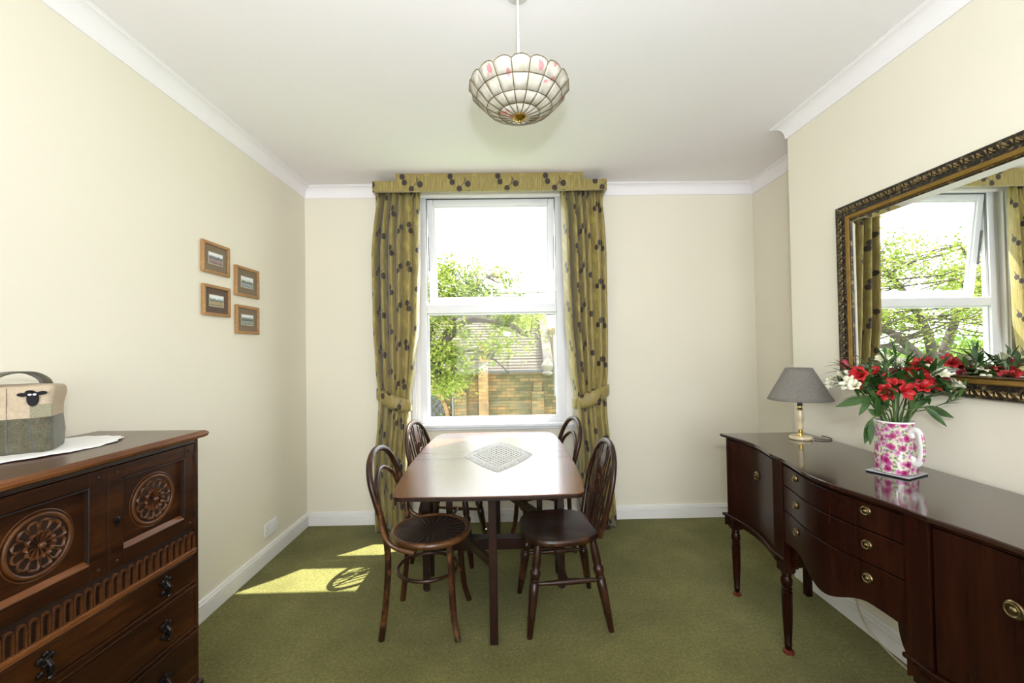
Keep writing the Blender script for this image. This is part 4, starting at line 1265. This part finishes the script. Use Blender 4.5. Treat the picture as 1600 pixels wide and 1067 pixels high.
def bloom(p, d, R, mat, par, rnd, opening=.75):
    m = MB(); d = d.normalized()
    a = d.orthogonal().normalized(); b = d.cross(a)
    for k in range(6):
        t = 2*pi*k/6+rnd.uniform(-.15, .15)
        o = a*cos(t)+b*sin(t)
        pd = (d*(1-opening*.55)+o*opening).normalized()
        q = p+o*.004
        sdv = d.cross(o)
        vs = []; n = 6; w = R*(.34 if k % 2 else .27)
        for i in range(n+1):
            f = i/n; ww = w*(.18+.95*sin(pi*min(1, f*.80+.08)))*(1 if f < 1 else .4)
            pp = q+d*(R*.75*sin(f*1.5))+o*(R*opening*f**1.6)
            vs += [pp-sdv*ww+d*(ww*.25), pp-d*.001, pp+sdv*ww+d*(ww*.25)]
        m.add(vs, [(i*3+j, i*3+j+1, i*3+j+4, i*3+j+3) for i in range(n) for j in range(2)])
    for k in range(5):
        o = a*cos(k*1.3)+b*sin(k*1.3)
        m.tube([p, p+d*R*.6+o*R*.1, p+d*R*.95+o*R*.22], [.0012, .0009, .0012], 5)
    return m.build('flower', mat, par, smooth=70, solid=.0006)
BL = [ # head position, colour, number of blooms, label
 ((1.345, 1.610, 1.241), 'red', 3, 'red alstroemeria stem, the left red cluster above the jug'),
 ((1.444, 1.660, 1.236), 'red', 2, 'red alstroemeria stem just right of the left red cluster'),
 ((1.417, 1.570, 1.196), 'red', 3, 'red alstroemeria stem low over the front of the jug'),
 ((1.539, 1.620, 1.232), 'red', 2, 'upright half open red alstroemeria stem in the middle of the bunch'),
 ((1.535, 1.580, 1.188), 'red', 3, 'low red alstroemeria stem above the jug handle'),
 ((1.725, 1.690, 1.270), 'red', 2, 'bright red alstroemeria stem at the upper right of the bunch'),
 ((1.643, 1.640, 1.234), 'darkred', 2, 'dark red alstroemeria stem among leaves at the right of the bunch'),
 ((1.533, 1.680, 1.233), 'darkred', 2, 'pinkish red unopened alstroemeria stem in the middle'),
 ((1.294, 1.670, 1.223), 'cream', 3, 'cream alstroemeria stem reaching furthest left over the sideboard'),
 ((1.297, 1.600, 1.202), 'cream', 2, 'open cream alstroemeria stem at the lower left of the bunch'),
 ((1.461, 1.660, 1.295), 'cream', 1, 'single cream bloom stem at the top of the bunch'),
 ((1.565, 1.700, 1.282), 'cream', 1, 'small cream alstroemeria stem high behind the red blooms'),
 ((1.623, 1.620, 1.260), 'cream', 1, 'cream half open alstroemeria beside the bright red blooms'),
 ((1.695, 1.610, 1.235), 'cream', 2, 'cream budded alstroemeria stem spreading right in front of the mirror'),
 ((1.690, 1.570, 1.191), 'cream', 2, 'cream alstroemeria stem reaching lowest at the far right'),
 ((1.355, 1.700, 1.273), 'darkred', 1, 'dark red budded alstroemeria stem at the left edge behind cream blooms'),
]
rndf = random.Random(21)
mouth = Vector((JX, JY, jz+.185))
for i, (hpos, colr, nb, lab) in enumerate(BL):
    hd_ = Vector(hpos)
    if hd_.x > XR-.075: hd_.x = XR-.075
    ang = atan2(hd_.y-JY, hd_.x-JX)
    rm = mouth+Vector((cos(ang), sin(ang), 0))*.036
    foot = Vector((JX-.03*cos(ang), JY-.03*sin(ang), jz+.012))
    stm = thing('alstroemeria', lab, 'flower', tuple(foot), 0, 'alstroemeria stems in the jug')
    L = lambda p: p-foot
    mid = rm*.45+hd_*.55+Vector((0, 0, .035))
    path = spline([foot, rm, mid, hd_], 6)
    MB().tube([L(p) for p in path], [.0034]*12+[.0026]*(len(path)-12), 6).build('stem', 'stem', stm, smooth=60)
    dirn = (hd_-mid).normalized()
    for k in range(nb):
        o = Vector((rndf.uniform(-1, 1), rndf.uniform(-1, 1), rndf.uniform(-.4, 1))).normalized()
        toward = Vector((-.55, -.75, .15))
        fd = (dirn*.5+o*.75+toward*.55).normalized()
        op = rndf.uniform(.65, .95) if colr != 'darkred' else .3
        p = hd_+o*(.018 if nb > 1 else .004)
        bloom(L(p), fd, rndf.uniform(.030, .038)*(.82 if colr == 'cream' else 1), colr, stm, rndf, op)
    for k in range(2):
        o = Vector((rndf.uniform(-1, 1), rndf.uniform(-1, 1), rndf.uniform(0, 1))).normalized()
        q = hd_+o*.02
        MB().tube([L(hd_), L(q), L(q+o*.022)], [.0015, .004, .001], 6).build('bud', colr if k else 'leafl', stm, smooth=60)
    for k in range(15):
        f = rndf.uniform(.38, 1.0); j = min(len(path)-1, int(6+f*(len(path)-7)))
        base = path[j]; t = rndf.uniform(0, 2*pi)
        dv = (Vector((cos(t), sin(t), rndf.uniform(-.15, .75)))+dirn*.5)
        if base.x > 1.60 and dv.x > 0: dv.x *= -.5
        m = MB(); strip_leaf(m, L(base), dv, rndf.uniform(.06, .12), rndf.uniform(.008, .0135), rndf.uniform(.0, .5))
        m.build('leaf', rndf.choice(('leafg', 'leafg', 'leafg', 'leafl')), stm, smooth=80)
# leafy stems without bloom: broad leaves hanging over the jug
for (pts, lab) in (
   ([(1.372, 1.590, 1.100), (1.348, 1.590, 1.089), (1.323, 1.590, 1.059), (1.319, 1.590, 1.007)], 'single broad leaf stem drooping down at the left of the jug'),
   ([(1.500, 1.590, 1.122), (1.548, 1.590, 1.130), (1.608, 1.590, 1.120), (1.655, 1.590, 1.100)], 'broad leaf stem arching right over the jug handle'),
   ([(1.404, 1.590, 1.123), (1.345, 1.590, 1.167), (1.285, 1.590, 1.168), (1.213, 1.590, 1.150)], 'long leaved stem spreading left towards the lamp')):
    P = [Vector(q_) for q_ in pts]
    st_ = thing('alstroemeria_greenery', lab, 'leaf stem', (JX, JY, jz+.02), 0, 'leafy stems in the jug')
    O = Vector((JX, JY, jz+.02))
    path = spline([O+Vector((0, 0, 0)), mouth+(P[0]-mouth)*.35+Vector((0, 0, .01)), P[0], P[1], P[2]], 5)
    MB().tube([p-O for p in path], .0025, 6).build('stem', 'stem', st_, smooth=60)
    for a, b, w in ((P[1], P[3], .017), (P[0], P[1]*1.6-P[0]*.6+Vector((0, 0, .05)), .013), (P[1], P[2]+Vector((-.01, -.03, -.05)), .013), (P[0], P[0]+Vector((-.03, -.03, .09)), .012)):
        m = MB(); d = b-a; strip_leaf(m, a-O, d, d.length, w, .10, Vector((-.3, -.9, .3)))
        m.build('leaf', 'leafg', st_, smooth=80)
# a spray of narrow leaves standing up through the blooms
sg = thing('alstroemeria_greenery', 'tall green shoots with narrow leaves standing above the blooms', 'leaf stem', (JX, JY, jz+.02), 0, 'leafy stems in the jug')
O = Vector((JX, JY, jz+.02))
for tip in ((1.450, 1.640, 1.330), (1.389, 1.660, 1.296), (1.564, 1.670, 1.318), (1.595, 1.640, 1.308), (1.708, 1.620, 1.292), (1.287, 1.640, 1.260), (1.702, 1.560, 1.169), (1.538, 1.690, 1.338)):
    tip = Vector(tip); tip.x = min(tip.x, XR-.05)
    base_ = mouth+(tip-mouth)*.55
    MB().tube([p-O for p in spline([O, mouth+(tip-mouth)*.12, base_, tip], 5)], .0019, 6).build('stem', 'stem', sg, smooth=60)
    for k in range(6):
        dv = (tip-base_).normalized()*1.0+Vector((rndf.uniform(-.8, .3), rndf.uniform(-.8, .8), rndf.uniform(-.1, .8)))
        p = base_.lerp(tip, .25+.14*k)
        m = MB(); strip_leaf(m, p-O, dv, rndf.uniform(.05, .085), rndf.uniform(.006, .0105), rndf.uniform(0, .3)); m.build('leaf', rndf.choice(('leafg', 'leafg', 'leafl')), sg, smooth=80)
#__PART4__

# ================================================================== PENDANT LIGHT
PX_, PY_ = .066, 1.592
KP = 0.9707                    # finished size of the shade against the drawing below
HP = HC+0.0397
PT = Matrix.Translation((0, 0, HC-HP*KP)) @ Matrix.Scale(KP, 4)
pen = thing('pendant_light', 'scalloped shell pendant lampshade hanging from the ceiling', 'pendant', (PX_, PY_, 0))
def mat_capiz():
    m, nt, bs = new_mat('capiz_shell')
    v = coords(nt)
    n = node(nt, 'ShaderNodeTexNoise', {'Vector': v, 'Scale': 26.0, 'Detail': 5.0, 'Roughness': .6})
    n2 = node(nt, 'ShaderNodeTexNoise', {'Vector': v, 'Scale': 90.0, 'Detail': 3.0})
    c = ramp(nt, n.outputs[0], [(.3, (.55, .50, .40)), (.5, (.66, .62, .53)), (.7, (.76, .73, .66))])
    # painted pink petals and small brown leaves
    vo = node(nt, 'ShaderNodeTexVoronoi', {'Vector': coords(nt, 'Object', (1, 1, .6)), 'Scale': 30.0, 'Randomness': 1.0})
    n3 = node(nt, 'ShaderNodeTexNoise', {'Vector': v, 'Scale': 6.0, 'Detail': 1.0})
    g = X(nt, n3.outputs[0]).gt(.515)
    k = (X(nt, vo.outputs['Distance'])+(X(nt, n2.outputs[0])-.5)*.25).lt(.33)*g
    c = mixc(nt, k*.75, c, (.72, .20, .24))
    vo2 = node(nt, 'ShaderNodeTexVoronoi', {'Vector': v, 'Scale': 17.0, 'Randomness': 1.0})
    k2 = X(nt, vo2.outputs['Distance']).lt(.15)*g
    c = mixc(nt, k2*.8, c, (.42, .33, .14))
    out = nt.nodes['Material Output']
    nt.links.new(c, bs.inputs['Base Color']); bs.inputs['Roughness'].default_value = .22
    bump(nt, bs, n.outputs[0], .25, .004)
    tl = nt.nodes.new('ShaderNodeBsdfTranslucent'); nt.links.new(c, tl.inputs[0])
    mx = nt.nodes.new('ShaderNodeMixShader'); mx.inputs[0].default_value = .25
    nt.links.new(bs.outputs[0], mx.inputs[1]); nt.links.new(tl.outputs[0], mx.inputs[2]); nt.links.new(mx.outputs[0], out.inputs[0])
    return m
MT['capiz'] = mat_capiz()
MT['came'] = plain('brass_came', (.20, .15, .07), .35, .9, var=.3, nscale=40)
NS = 18
ZR = 2.353      # rim line under the scallops
BOWL = [(0, .012, 2.250), (.25, .048, 2.2545), (.4, .078, 2.262), (.62, .125, 2.283), (.82, .163, 2.322), (1, .190, 2.353)]
def bowl(f):    # f 0 at the finial .. 1 at rim
    for a, b in zip(BOWL, BOWL[1:]):
        if f <= b[0]:
            t = (f-a[0])/(b[0]-a[0]); return a[1]+(b[1]-a[1])*t, a[2]+(b[2]-a[2])*t
    return BOWL[-1][1:]
rows = [.04, .40, .62, .82, 1.0]
for s_ in range(NS):
    t0, t1 = 2*pi*(s_-.5)/NS-pi/2, 2*pi*(s_+.5)/NS-pi/2
    for j in range(4):
        m = MB(); nu, nv = 4, 2
        def pt(u, v):
            f = rows[j]+(rows[j+1]-rows[j])*v
            r, z = bowl(f)
            # flat panes: chord between the two ribs
            a, b = Vector((r*cos(t0), r*sin(t0), z)), Vector((r*cos(t1), r*sin(t1), z))
            p = a.lerp(b, .02+.96*u)
            if j == 3: p.z += v*.016*sin(pi*u)**.6; 
            return p
        m.grid(pt, nu, nv)
        m.xform(PT).build('shell_panel', 'capiz', pen, smooth=30, solid=.0016)
for s_ in range(NS):
    t0 = 2*pi*(s_-.5)/NS-pi/2
    MB().tube([(bowl(f)[0]*cos(t0), bowl(f)[0]*sin(t0), bowl(f)[1]) for f in [.08+.92*k/14 for k in range(15)]], .0017, 6).xform(PT).build('rib', 'came', pen, smooth=60)
for j in (1, 2, 3):
    r, z = bowl(rows[j])
    MB().tube([(r*cos(2*pi*(s_-.5)/NS-pi/2), r*sin(2*pi*(s_-.5)/NS-pi/2), z) for s_ in range(NS)], .0018, 6, closed=True).xform(PT).build('band', 'came', pen)
rimp = []
for s_ in range(NS):
    t0, t1 = 2*pi*(s_-.5)/NS-pi/2, 2*pi*(s_+.5)/NS-pi/2
    a, b = Vector((.190*cos(t0), .190*sin(t0), ZR)), Vector((.190*cos(t1), .190*sin(t1), ZR))
    for k in range(5):
        p = a.lerp(b, k/5); p.z = bowl(1)[1]+.016*sin(pi*k/5)**.6; rimp.append(p)
MB().tube(rimp, .0018, 6, closed=True).xform(PT).build('scalloped_edge', 'came', pen)
MB().lathe([(.001, 2.226), (.006, 2.228), (.006, 2.234), (.010, 2.237), (.020, 2.240), (.027, 2.246), (.025, 2.251), (.005, 2.254)], 24).xform(PT).build('finial', 'gold', pen, smooth=40)
MB().tube([(0, 0, 2.36), (0, 0, HP-.01)], .0042, 10).xform(PT).build('flex', 'plastic', pen, smooth=60)
MB().lathe([(.042, HP), (.041, HP-.006), (.034, HP-.010), (.012, HP-.012), (.008, HP-.016), (.005, HP-.018)], 28).xform(PT).build('ceiling_rose', 'plastic', pen, smooth=45)
MB().lathe([(.016, 2.31), (.018, 2.315), (.018, 2.35), (.008, 2.37)], 16).xform(PT).build('lamp_holder', 'plastic', pen, smooth=60)
MB().ball((0, 0, 2.287), .02, 14, 10).xform(PT).build('bulb', plain('frosted_bulb', (.8, .8, .78), .3), pen, smooth=180)

# ================================================================== OUTSIDE
GZ = -4.2
MT['grass'] = plain('lawn', (.12, .20, .05), .95, var=.3, nscale=1.5)
tag(MB().box(-60, 50, 4.2, 90, GZ-.3, GZ).build('ground', 'grass'), 'lawn and churchyard ground outside the window', 'ground', kind='structure')
def mat_stone(name, c1, c2, c3, mortar, bw_=.34, rh=.115):
    m, nt, bs = new_mat(name)
    t = nt.nodes.new('ShaderNodeTexCoord'); sp = nt.nodes.new('ShaderNodeSeparateXYZ'); nt.links.new(t.outputs['Object'], sp.inputs[0])
    cb = nt.nodes.new('ShaderNodeCombineXYZ'); nt.links.new((X(nt, sp.outputs[0])+X(nt, sp.outputs[1])).v, cb.inputs[0]); nt.links.new(sp.outputs[2], cb.inputs[1])
    br = node(nt, 'ShaderNodeTexBrick', {'Vector': cb.outputs[0], 'Scale': 1.0, 'Mortar Size': .008, 'Brick Width': bw_, 'Row Height': rh, 'Color1': (.2, .2, .2, 1), 'Color2': (.8, .8, .8, 1), 'Mortar': (.5, .5, .5, 1), 'Bias': 0.0})
    n = node(nt, 'ShaderNodeTexNoise', {'Vector': t.outputs['Object'], 'Scale': 1.1, 'Detail': 6.0, 'Roughness': .65})
    k = X(nt, br.outputs['Color'])*.3+X(nt, n.outputs[0])*.7
    c = ramp(nt, k.v, [(.36, c1), (.5, c2), (.64, c3)])
    c = mixc(nt, br.outputs['Fac'], c, mortar)
    nt.links.new(c, bs.inputs['Base Color']); bs.inputs['Roughness'].default_value = .95
    bump(nt, bs, br.outputs['Fac'], -.5, .02)
    return m
MT['stone'] = mat_stone('church_sandstone', (.075, .07, .036), (.15, .118, .055), (.27, .155, .065), (.06, .05, .03))
MT['stone_warm'] = mat_stone('orange_sandstone', (.15, .10, .05), (.28, .165, .075), (.36, .22, .10), (.15, .11, .06), .34, .13)
MT['ashlar'] = plain('weathered_stone', (.085, .076, .058), .9, var=.35, nscale=1.5)
def mat_roof(name, a, b, c, rh=.21):
    m, nt, bs = new_mat(name)
    t = nt.nodes.new('ShaderNodeTexCoord')
    br = node(nt, 'ShaderNodeTexBrick', {'Vector': t.outputs['UV'], 'Scale': 1.0, 'Mortar Size': .014, 'Brick Width': .30, 'Row Height': rh, 'Color1': (.2, .2, .2, 1), 'Color2': (.8, .8, .8, 1), 'Mortar': (0, 0, 0, 1)})
    n = node(nt, 'ShaderNodeTexNoise', {'Vector': t.outputs['UV'], 'Scale': .8, 'Detail': 4.0})
    k = X(nt, br.outputs['Color'])*.4+X(nt, n.outputs[0])*.6
    cc_ = ramp(nt, k.v, [(.3, a), (.5, b), (.7, c)])
    cc_ = mixc(nt, br.outputs['Fac'], cc_, tuple(q*.6 for q in a))
    nt.links.new(cc_, bs.inputs['Base Color']); bs.inputs['Roughness'].default_value = .9
    return m
MT['tiles'] = mat_roof('pale_roof_tiles', (.075, .062, .043), (.10, .084, .06), (.13, .11, .083))
MT['slate'] = mat_roof('grey_slate', (.085, .10, .085), (.11, .13, .11), (.14, .16, .135), .3)
MT['pipe'] = plain('pale_grey_pipe', (.20, .20, .20), .5)
MT['leaded'] = plain('dark_leaded_glass', (.05, .06, .075), .15)
YB = 16.0
chu = thing('church_building', 'sandstone church with tiled roof across the garden', 'building', (0, YB, GZ))
ez = .56-GZ              # eaves above ground
MB().box(-5.2, 1.85, 0, .5, 0, ez).build('wall', 'stone', chu)
MB().box(-5.2, 1.85, .0, .3, ez, ez+.06).build('eaves_course', 'ashlar', chu)
def roof_plane(name, x0, x1, y0, z0, y1, z1, mat, step):
    """slope laid in overlapping courses: every course a board of its own"""
    n = max(1, int(hypot(y1-y0, z1-z0)/step))
    for i in range(n):
        a, b = i/n, (i+1)/n
        p0 = (y0+(y1-y0)*a, z0+(z1-z0)*a); p1 = (y0+(y1-y0)*b, z0+(z1-z0)*b)
        m = MB().add([(x0, p0[0]-.02, p0[1]+.032), (x1, p0[0]-.02, p0[1]+.032), (x1, p1[0], p1[1]+.015), (x0, p1[0], p1[1]+.015),
                      (x0, p0[0], p0[1]-.01), (x1, p0[0], p0[1]-.01), (x1, p1[0], p1[1]-.02), (x0, p1[0], p1[1]-.02)],
                     [(0, 1, 2, 3), (7, 6, 5, 4), (0, 4, 5, 1), (1, 5, 6, 2), (2, 6, 7, 3), (3, 7, 4, 0)])
        L_ = hypot(y1-y0, z1-z0)
        m.build(name, mat, chu, uv=[(v[0]+.17*(i % 2), L_*(a if k in (0, 1, 4, 5) else b)) for k, v in enumerate(m.v)])
roof_plane('tile_course', -5.2, 1.62, -.18, ez-.02, 2.1, ez+2.15, 'tiles', .15)
roof_plane('slate_course', -5.2, 2.6, 2.1, ez+2.2, 4.6, ez+3.55, 'slate', .35)
MB().box(-5.2, 1.6, 2.05, 2.25, ez+2.12, ez+2.24).build('ridge_flashing', 'ashlar', chu)
MB().box(-.98, -.64, -.35, .3, 0, ez+.02).build('buttress', 'stone_warm', chu)
q = MB().add([(-.98, -.35, ez+.02), (-.64, -.35, ez+.02), (-.64, .3, ez+.02), (-.98, .3, ez+.02), (-.98, .3, ez+.5), (-.64, .3, ez+.5)], [(0, 1, 5, 4), (0, 4, 3), (1, 2, 5), (2, 3, 4, 5), (0, 3, 2, 1)])
q.build('buttress_cap', 'ashlar', chu)
MB().box(-.97, -.65, .1, .75, ez+.02, ez+1.0).build('chimney', 'stone_warm', chu)
MB().box(-1.02, -.60, .05, .80, ez+1.0, ez+1.1).build('chimney_cap', 'ashlar', chu)
for bx_ in (-1.65, 1.15):
    MB().box(bx_-.22, bx_+.22, -.25, .1, 0, ez-.75).build('pier', 'stone', chu)
    MB().box(bx_-.16, bx_+.16, -.15, .1, ez-.75, ez-.45).build('pier_cap', 'stone', chu)
MB().tube([(-1.92, -.12, 0), (-1.92, -.12, ez-.12)], .05, 10).build('downpipe', 'pipe', chu, smooth=60)
MB().prism([(-2.02, ez-.12), (-1.82, ez-.12), (-1.77, ez+.04), (-2.07, ez+.04)], -.22, -.02, 'xz').build('hopper', 'pipe', chu)
MB().tube([(1.78, -.25, ez+1.3), (1.78, -.25, ez-.9), (1.98, -.25, ez-1.1), (2.0, -.25, ez-2.2)], .045, 10).build('downpipe', 'pipe', chu, smooth=60)
MB().box(-5.2, 1.6, -.26, -.16, ez-.04, ez+.04).build('gutter', 'black_slot', chu)
# coping stones up the gable
for i in range(9):
    a = i/9; y0 = -.3+2.5*a; z0 = ez+2.35*a
    m = MB().add([(1.38, y0, z0), (1.72, y0, z0), (1.72, y0+.27, z0+.255), (1.38, y0+.27, z0+.255), (1.38, y0, z0+.22), (1.72, y0, z0+.22), (1.72, y0+.27, z0+.475), (1.38, y0+.27, z0+.475)],
                 [(0, 3, 2, 1), (4, 5, 6, 7), (0, 1, 5, 4), (1, 2, 6, 5), (2, 3, 7, 6), (3, 0, 4, 7)])
    m.build('coping_stone', 'ashlar', chu, bevel=.015)
def finial_stone(x, y, z, s):
    MB().lathe([(.14*s, 0), (.17*s, .06*s), (.12*s, .14*s), (.18*s, .22*s), (.20*s, .32*s), (.12*s, .45*s), (.07*s, .5*s), (.02, .6*s)], 10, (x, y, z)).build('kneeler_stone', MT['kneel'], chu, smooth=40)
MT['kneel'] = plain('dark_stone', (.16, .145, .11), .95, var=.3, nscale=4)
finial_stone(1.50, -.35, ez-.15, 1.1); finial_stone(1.52, 2.3, ez+2.5, .9)
MB().box(1.72, 6.0, .8, 1.3, 0, ez+1.6).build('gable_wall', 'stone', chu)
# pointed arch window with leaded lattice
aw = []
AX, AZ, AR = -2.75, ez-1.67, .95
for k in range(13):
    t = k/12*1.05; aw.append((AX-.62+AR*1.25-AR*1.25*cos(t), AZ+AR*1.25*sin(t)))
half_ = [(x, z) for x, z in aw if x <= AX]
outl = [(AX-.62, AZ-1.2)]+half_+[(2*AX-x, z) for x, z in reversed(half_)]+[(AX+.62, AZ-1.2)]
MB().prism(list(reversed(outl)), -.05, .02, 'xz').build('window_glass', 'leaded', chu)
pth = [(x, -.09, z) for x, z in outl]
MB().tube(pth, .085, 8).build('window_arch', 'stone_warm', chu, smooth=50)
cx_ = AX
for k in range(-6, 7):
    for sg in (-1, 1):
        z0 = AZ-.3+k*.30
        a = Vector((AX-.60, -.07, z0)); b = Vector((AX+.60, -.07, z0+sg*1.55))
        # clip the bar to the arch
        pts = [a.lerp(b, i/24) for i in range(25)]
        def inside(p):
            if p.z < AZ-1.15: return False
            if p.z <= AZ: return abs(p.x-AX) < .6
            zz = min(((abs(q_[0]-p.x), q_[1]) for q_ in outl), key=lambda w_: w_[0])[1]
            return p.z < zz-.02
        seg = [p for p in pts if inside(p)]
        if len(seg) > 2: MB().tube([seg[0], seg[-1]], .035, 6).build('lattice_bar', 'ashlar', chu)

# trees
def mat_foliage(name, a, b, c):
    m, nt, bs = new_mat(name)
    gi = nt.nodes.new('ShaderNodeNewGeometry')
    n = node(nt, 'ShaderNodeTexNoise', {'Vector': coords(nt), 'Scale': 1.1, 'Detail': 3.0})
    k = X(nt, gi.outputs['Random Per Island'])*.5+X(nt, n.outputs[0])*.5
    col = ramp(nt, k.v, [(.25, a), (.5, b), (.75, c)])
    out = nt.nodes['Material Output']
    df = nt.nodes.new('ShaderNodeBsdfDiffuse'); tl = nt.nodes.new('ShaderNodeBsdfTranslucent')
    nt.links.new(col, df.inputs[0]); nt.links.new(col, tl.inputs[0])
    mx = nt.nodes.new('ShaderNodeMixShader'); mx.inputs[0].default_value = .45
    nt.links.new(df.outputs[0], mx.inputs[1]); nt.links.new(tl.outputs[0], mx.inputs[2]); nt.links.new(mx.outputs[0], out.inputs[0])
    return m
MT['foliage'] = mat_foliage('spring_foliage', (.085, .13, .022), (.17, .22, .04), (.30, .33, .085))
MT['foliage2'] = mat_foliage('garden_foliage', (.06, .12, .025), (.13, .21, .05), (.22, .30, .08))
MT['bark'] = plain('tree_bark', (.055, .043, .032), .95, var=.35, nscale=5, bmp=.5, bscale=30)
def leaves(m, c, R, n, rnd, size):
    for _ in range(n):
        d = Vector((rnd.gauss(0, 1), rnd.gauss(0, 1), rnd.gauss(0, .75)))
        p = Vector(c)+d*(R*.5)
        a = Vector((rnd.uniform(-1, 1), rnd.uniform(-1, 1), rnd.uniform(-.6, .6))).normalized()
        b = a.cross(Vector((rnd.uniform(-1, 1), rnd.uniform(-1, 1), rnd.uniform(-1, 1)))).normalized()
        s = size*rnd.uniform(.6, 1.25)
        m.add([p-a*s, p+b*s*.55, p+a*s, p-b*s*.55], [(0, 1, 2, 3)])
def tree(name, label, base, trunk, mains, clusters, size, fol, seed, group=None):
    rnd = random.Random(seed)
    t = thing(name, label, 'tree', base, 0, group)
    B = Vector(base)
    MB().tube([Vector(p)-B for p, r in trunk], [r for p, r in trunk], 12).build('trunk', 'bark', t, smooth=70)
    ends = []
    for pts, r in mains:
        sp_ = spline(pts, 6); n = len(sp_)
        MB().tube([p-B for p in sp_], [r*(1-.8*i/(n-1)) for i in range(n)], 8).build('branch', 'bark', t, smooth=70)
        ends += sp_[n//3:]
    fm_ = MB(); tw = MB()
    for c, R, n in clusters:
        leaves(fm_, Vector(c)-B, R, n, rnd, size)
        e = min(ends, key=lambda q_: (q_-Vector(c)).length) if ends else None
        if e is not None and (e-Vector(c)).length < 2.6:
            mid = (e+Vector(c))/2+Vector((rnd.uniform(-.1, .1), 0, rnd.uniform(-.15, .05)))
            tw.tube([e-B, mid-B, Vector(c)-B], [.022, .015, .006], 5, caps=False)
    if tw.v: o = tw.build('twigs', 'bark', t, smooth=70); o['kind'] = 'stuff'
    o = fm_.build('foliage', fol, t); o['kind'] = 'stuff'
    return t
rt_ = random.Random(4)
cl = []
# crown as a thick shell with gaps
C0 = Vector((-5.6, 9.6, 2.3))
for _ in range(330):
    d = Vector((rt_.gauss(0, 1), rt_.gauss(0, 1), rt_.gauss(0, 1))).normalized()
    f = rt_.uniform(.35, 1.0)
    p = C0+Vector((d.x*4.3, d.y*3.0, d.z*1.45 if d.z > 0 else d.z*1.4))*f
    if p.x > -1.9: continue
    if p.z < 1.9 and rt_.random() < .72: continue
    if sin(p.x*2.3+1)*sin(p.y*1.9)*sin(p.z*2.9+.5) < -.18: continue
    cl.append((p, rt_.uniform(.32, .55), 150))
# the near boughs reaching across the window
for (x0, x1, z0, z1, n) in ((-1.75, -.55, 2.3, 3.0, 26), (-.6, .15, 2.45, 2.95, 7), (-1.7, .35, 1.75, 2.25, 16), (-1.75, -.75, .75, 1.65, 26), (-.7, .25, 1.25, 1.6, 5), (-1.7, -.95, .6, .95, 7), (.2, .6, 1.8, 2.05, 4)):
    for _ in range(n):
        cl.append((Vector((rt_.uniform(x0, x1), rt_.uniform(8.0, 9.2), rt_.uniform(z0, z1))), rt_.uniform(.22, .42), 130))
mains = [([(-6.2, 9.6, .4), (-4.2, 9.1, .95), (-2.2, 8.7, 1.15), (-1.25, 8.6, 1.5), (-.75, 8.5, 1.92), (.0, 8.5, 1.86), (.35, 8.5, 1.65)], .12),
         ([(-1.3, 8.6, 1.5), (-1.0, 8.6, 1.95), (-.75, 8.6, 2.35), (-.35, 8.6, 2.8)], .05),
         ([(-2.4, 8.7, 1.1), (-1.6, 8.5, 1.0), (-.7, 8.4, 1.35), (-.2, 8.4, 1.15), (.1, 8.4, .85)], .045),
         ([(-1.6, 8.7, 1.3), (-1.45, 8.6, 1.8), (-1.6, 8.5, 2.4)], .04),
         ([(-6.2, 9.6, .4), (-6.0, 9.5, 1.5), (-5.3, 9.4, 2.6), (-4.6, 9.4, 3.3)], .12),
         ([(-6.2, 9.6, .6), (-6.6, 9.5, 1.8), (-6.9, 9.4, 2.8), (-6.7, 9.4, 3.5)], .11),
         ([(-6.1, 9.6, .8), (-5.2, 9.4, 1.5), (-4.2, 9.3, 2.0), (-3.1, 9.2, 2.6)], .11),
         ([(-6.3, 9.6, .5), (-7.6, 9.6, 1.3), (-8.8, 9.7, 2.2)], .12),
         ([(-5.6, 9.5, 1.1), (-4.8, 9.2, 1.3), (-4.0, 9.0, 1.25), (-3.2, 8.9, 1.6)], .07)]
tree('spreading_tree', 'large spreading tree with bright spring leaves outside the window', (-6.3, 9.6, GZ), [((-6.3, 9.6, GZ), .32), ((-6.3, 9.6, -2), .24), ((-6.2, 9.6, 0), .20), ((-6.2, 9.6, .7), .16)], mains, cl, .038, 'foliage', 9)
for i, (bx_, by_, zc, rx, lab) in enumerate(((-14.5, 17, .0, 3.4, 'dark green rounded garden tree far behind the spreading tree'), (-25, 27, .5, 5.0, 'broad distant garden tree beyond the rounded one'), (-11.5, 27, -.4, 3.4, 'low bushy garden tree left of the church'))):
    cl = []
    for _ in range(90):
        d = Vector((rt_.gauss(0, 1), rt_.gauss(0, 1), rt_.gauss(0, 1))).normalized()*rt_.uniform(.5, 1)
        cl.append((Vector((bx_+d.x*rx, by_+d.y*rx*.7, zc-.6+d.z*1.7)), rt_.uniform(.7, 1.1), 70))
    tree('garden_tree', lab, (bx_, by_, GZ), [((bx_, by_, GZ), .35), ((bx_, by_, zc-1), .22)], [([(bx_, by_, zc-1.4), (bx_+.5, by_, zc-.4), (bx_+1, by_, zc+.6)], .12), ([(bx_, by_, zc-1.4), (bx_-.7, by_, zc-.4), (bx_-1.3, by_, zc+.4)], .12)], cl, .17, 'foliage2', 30+i, 'distant garden trees')
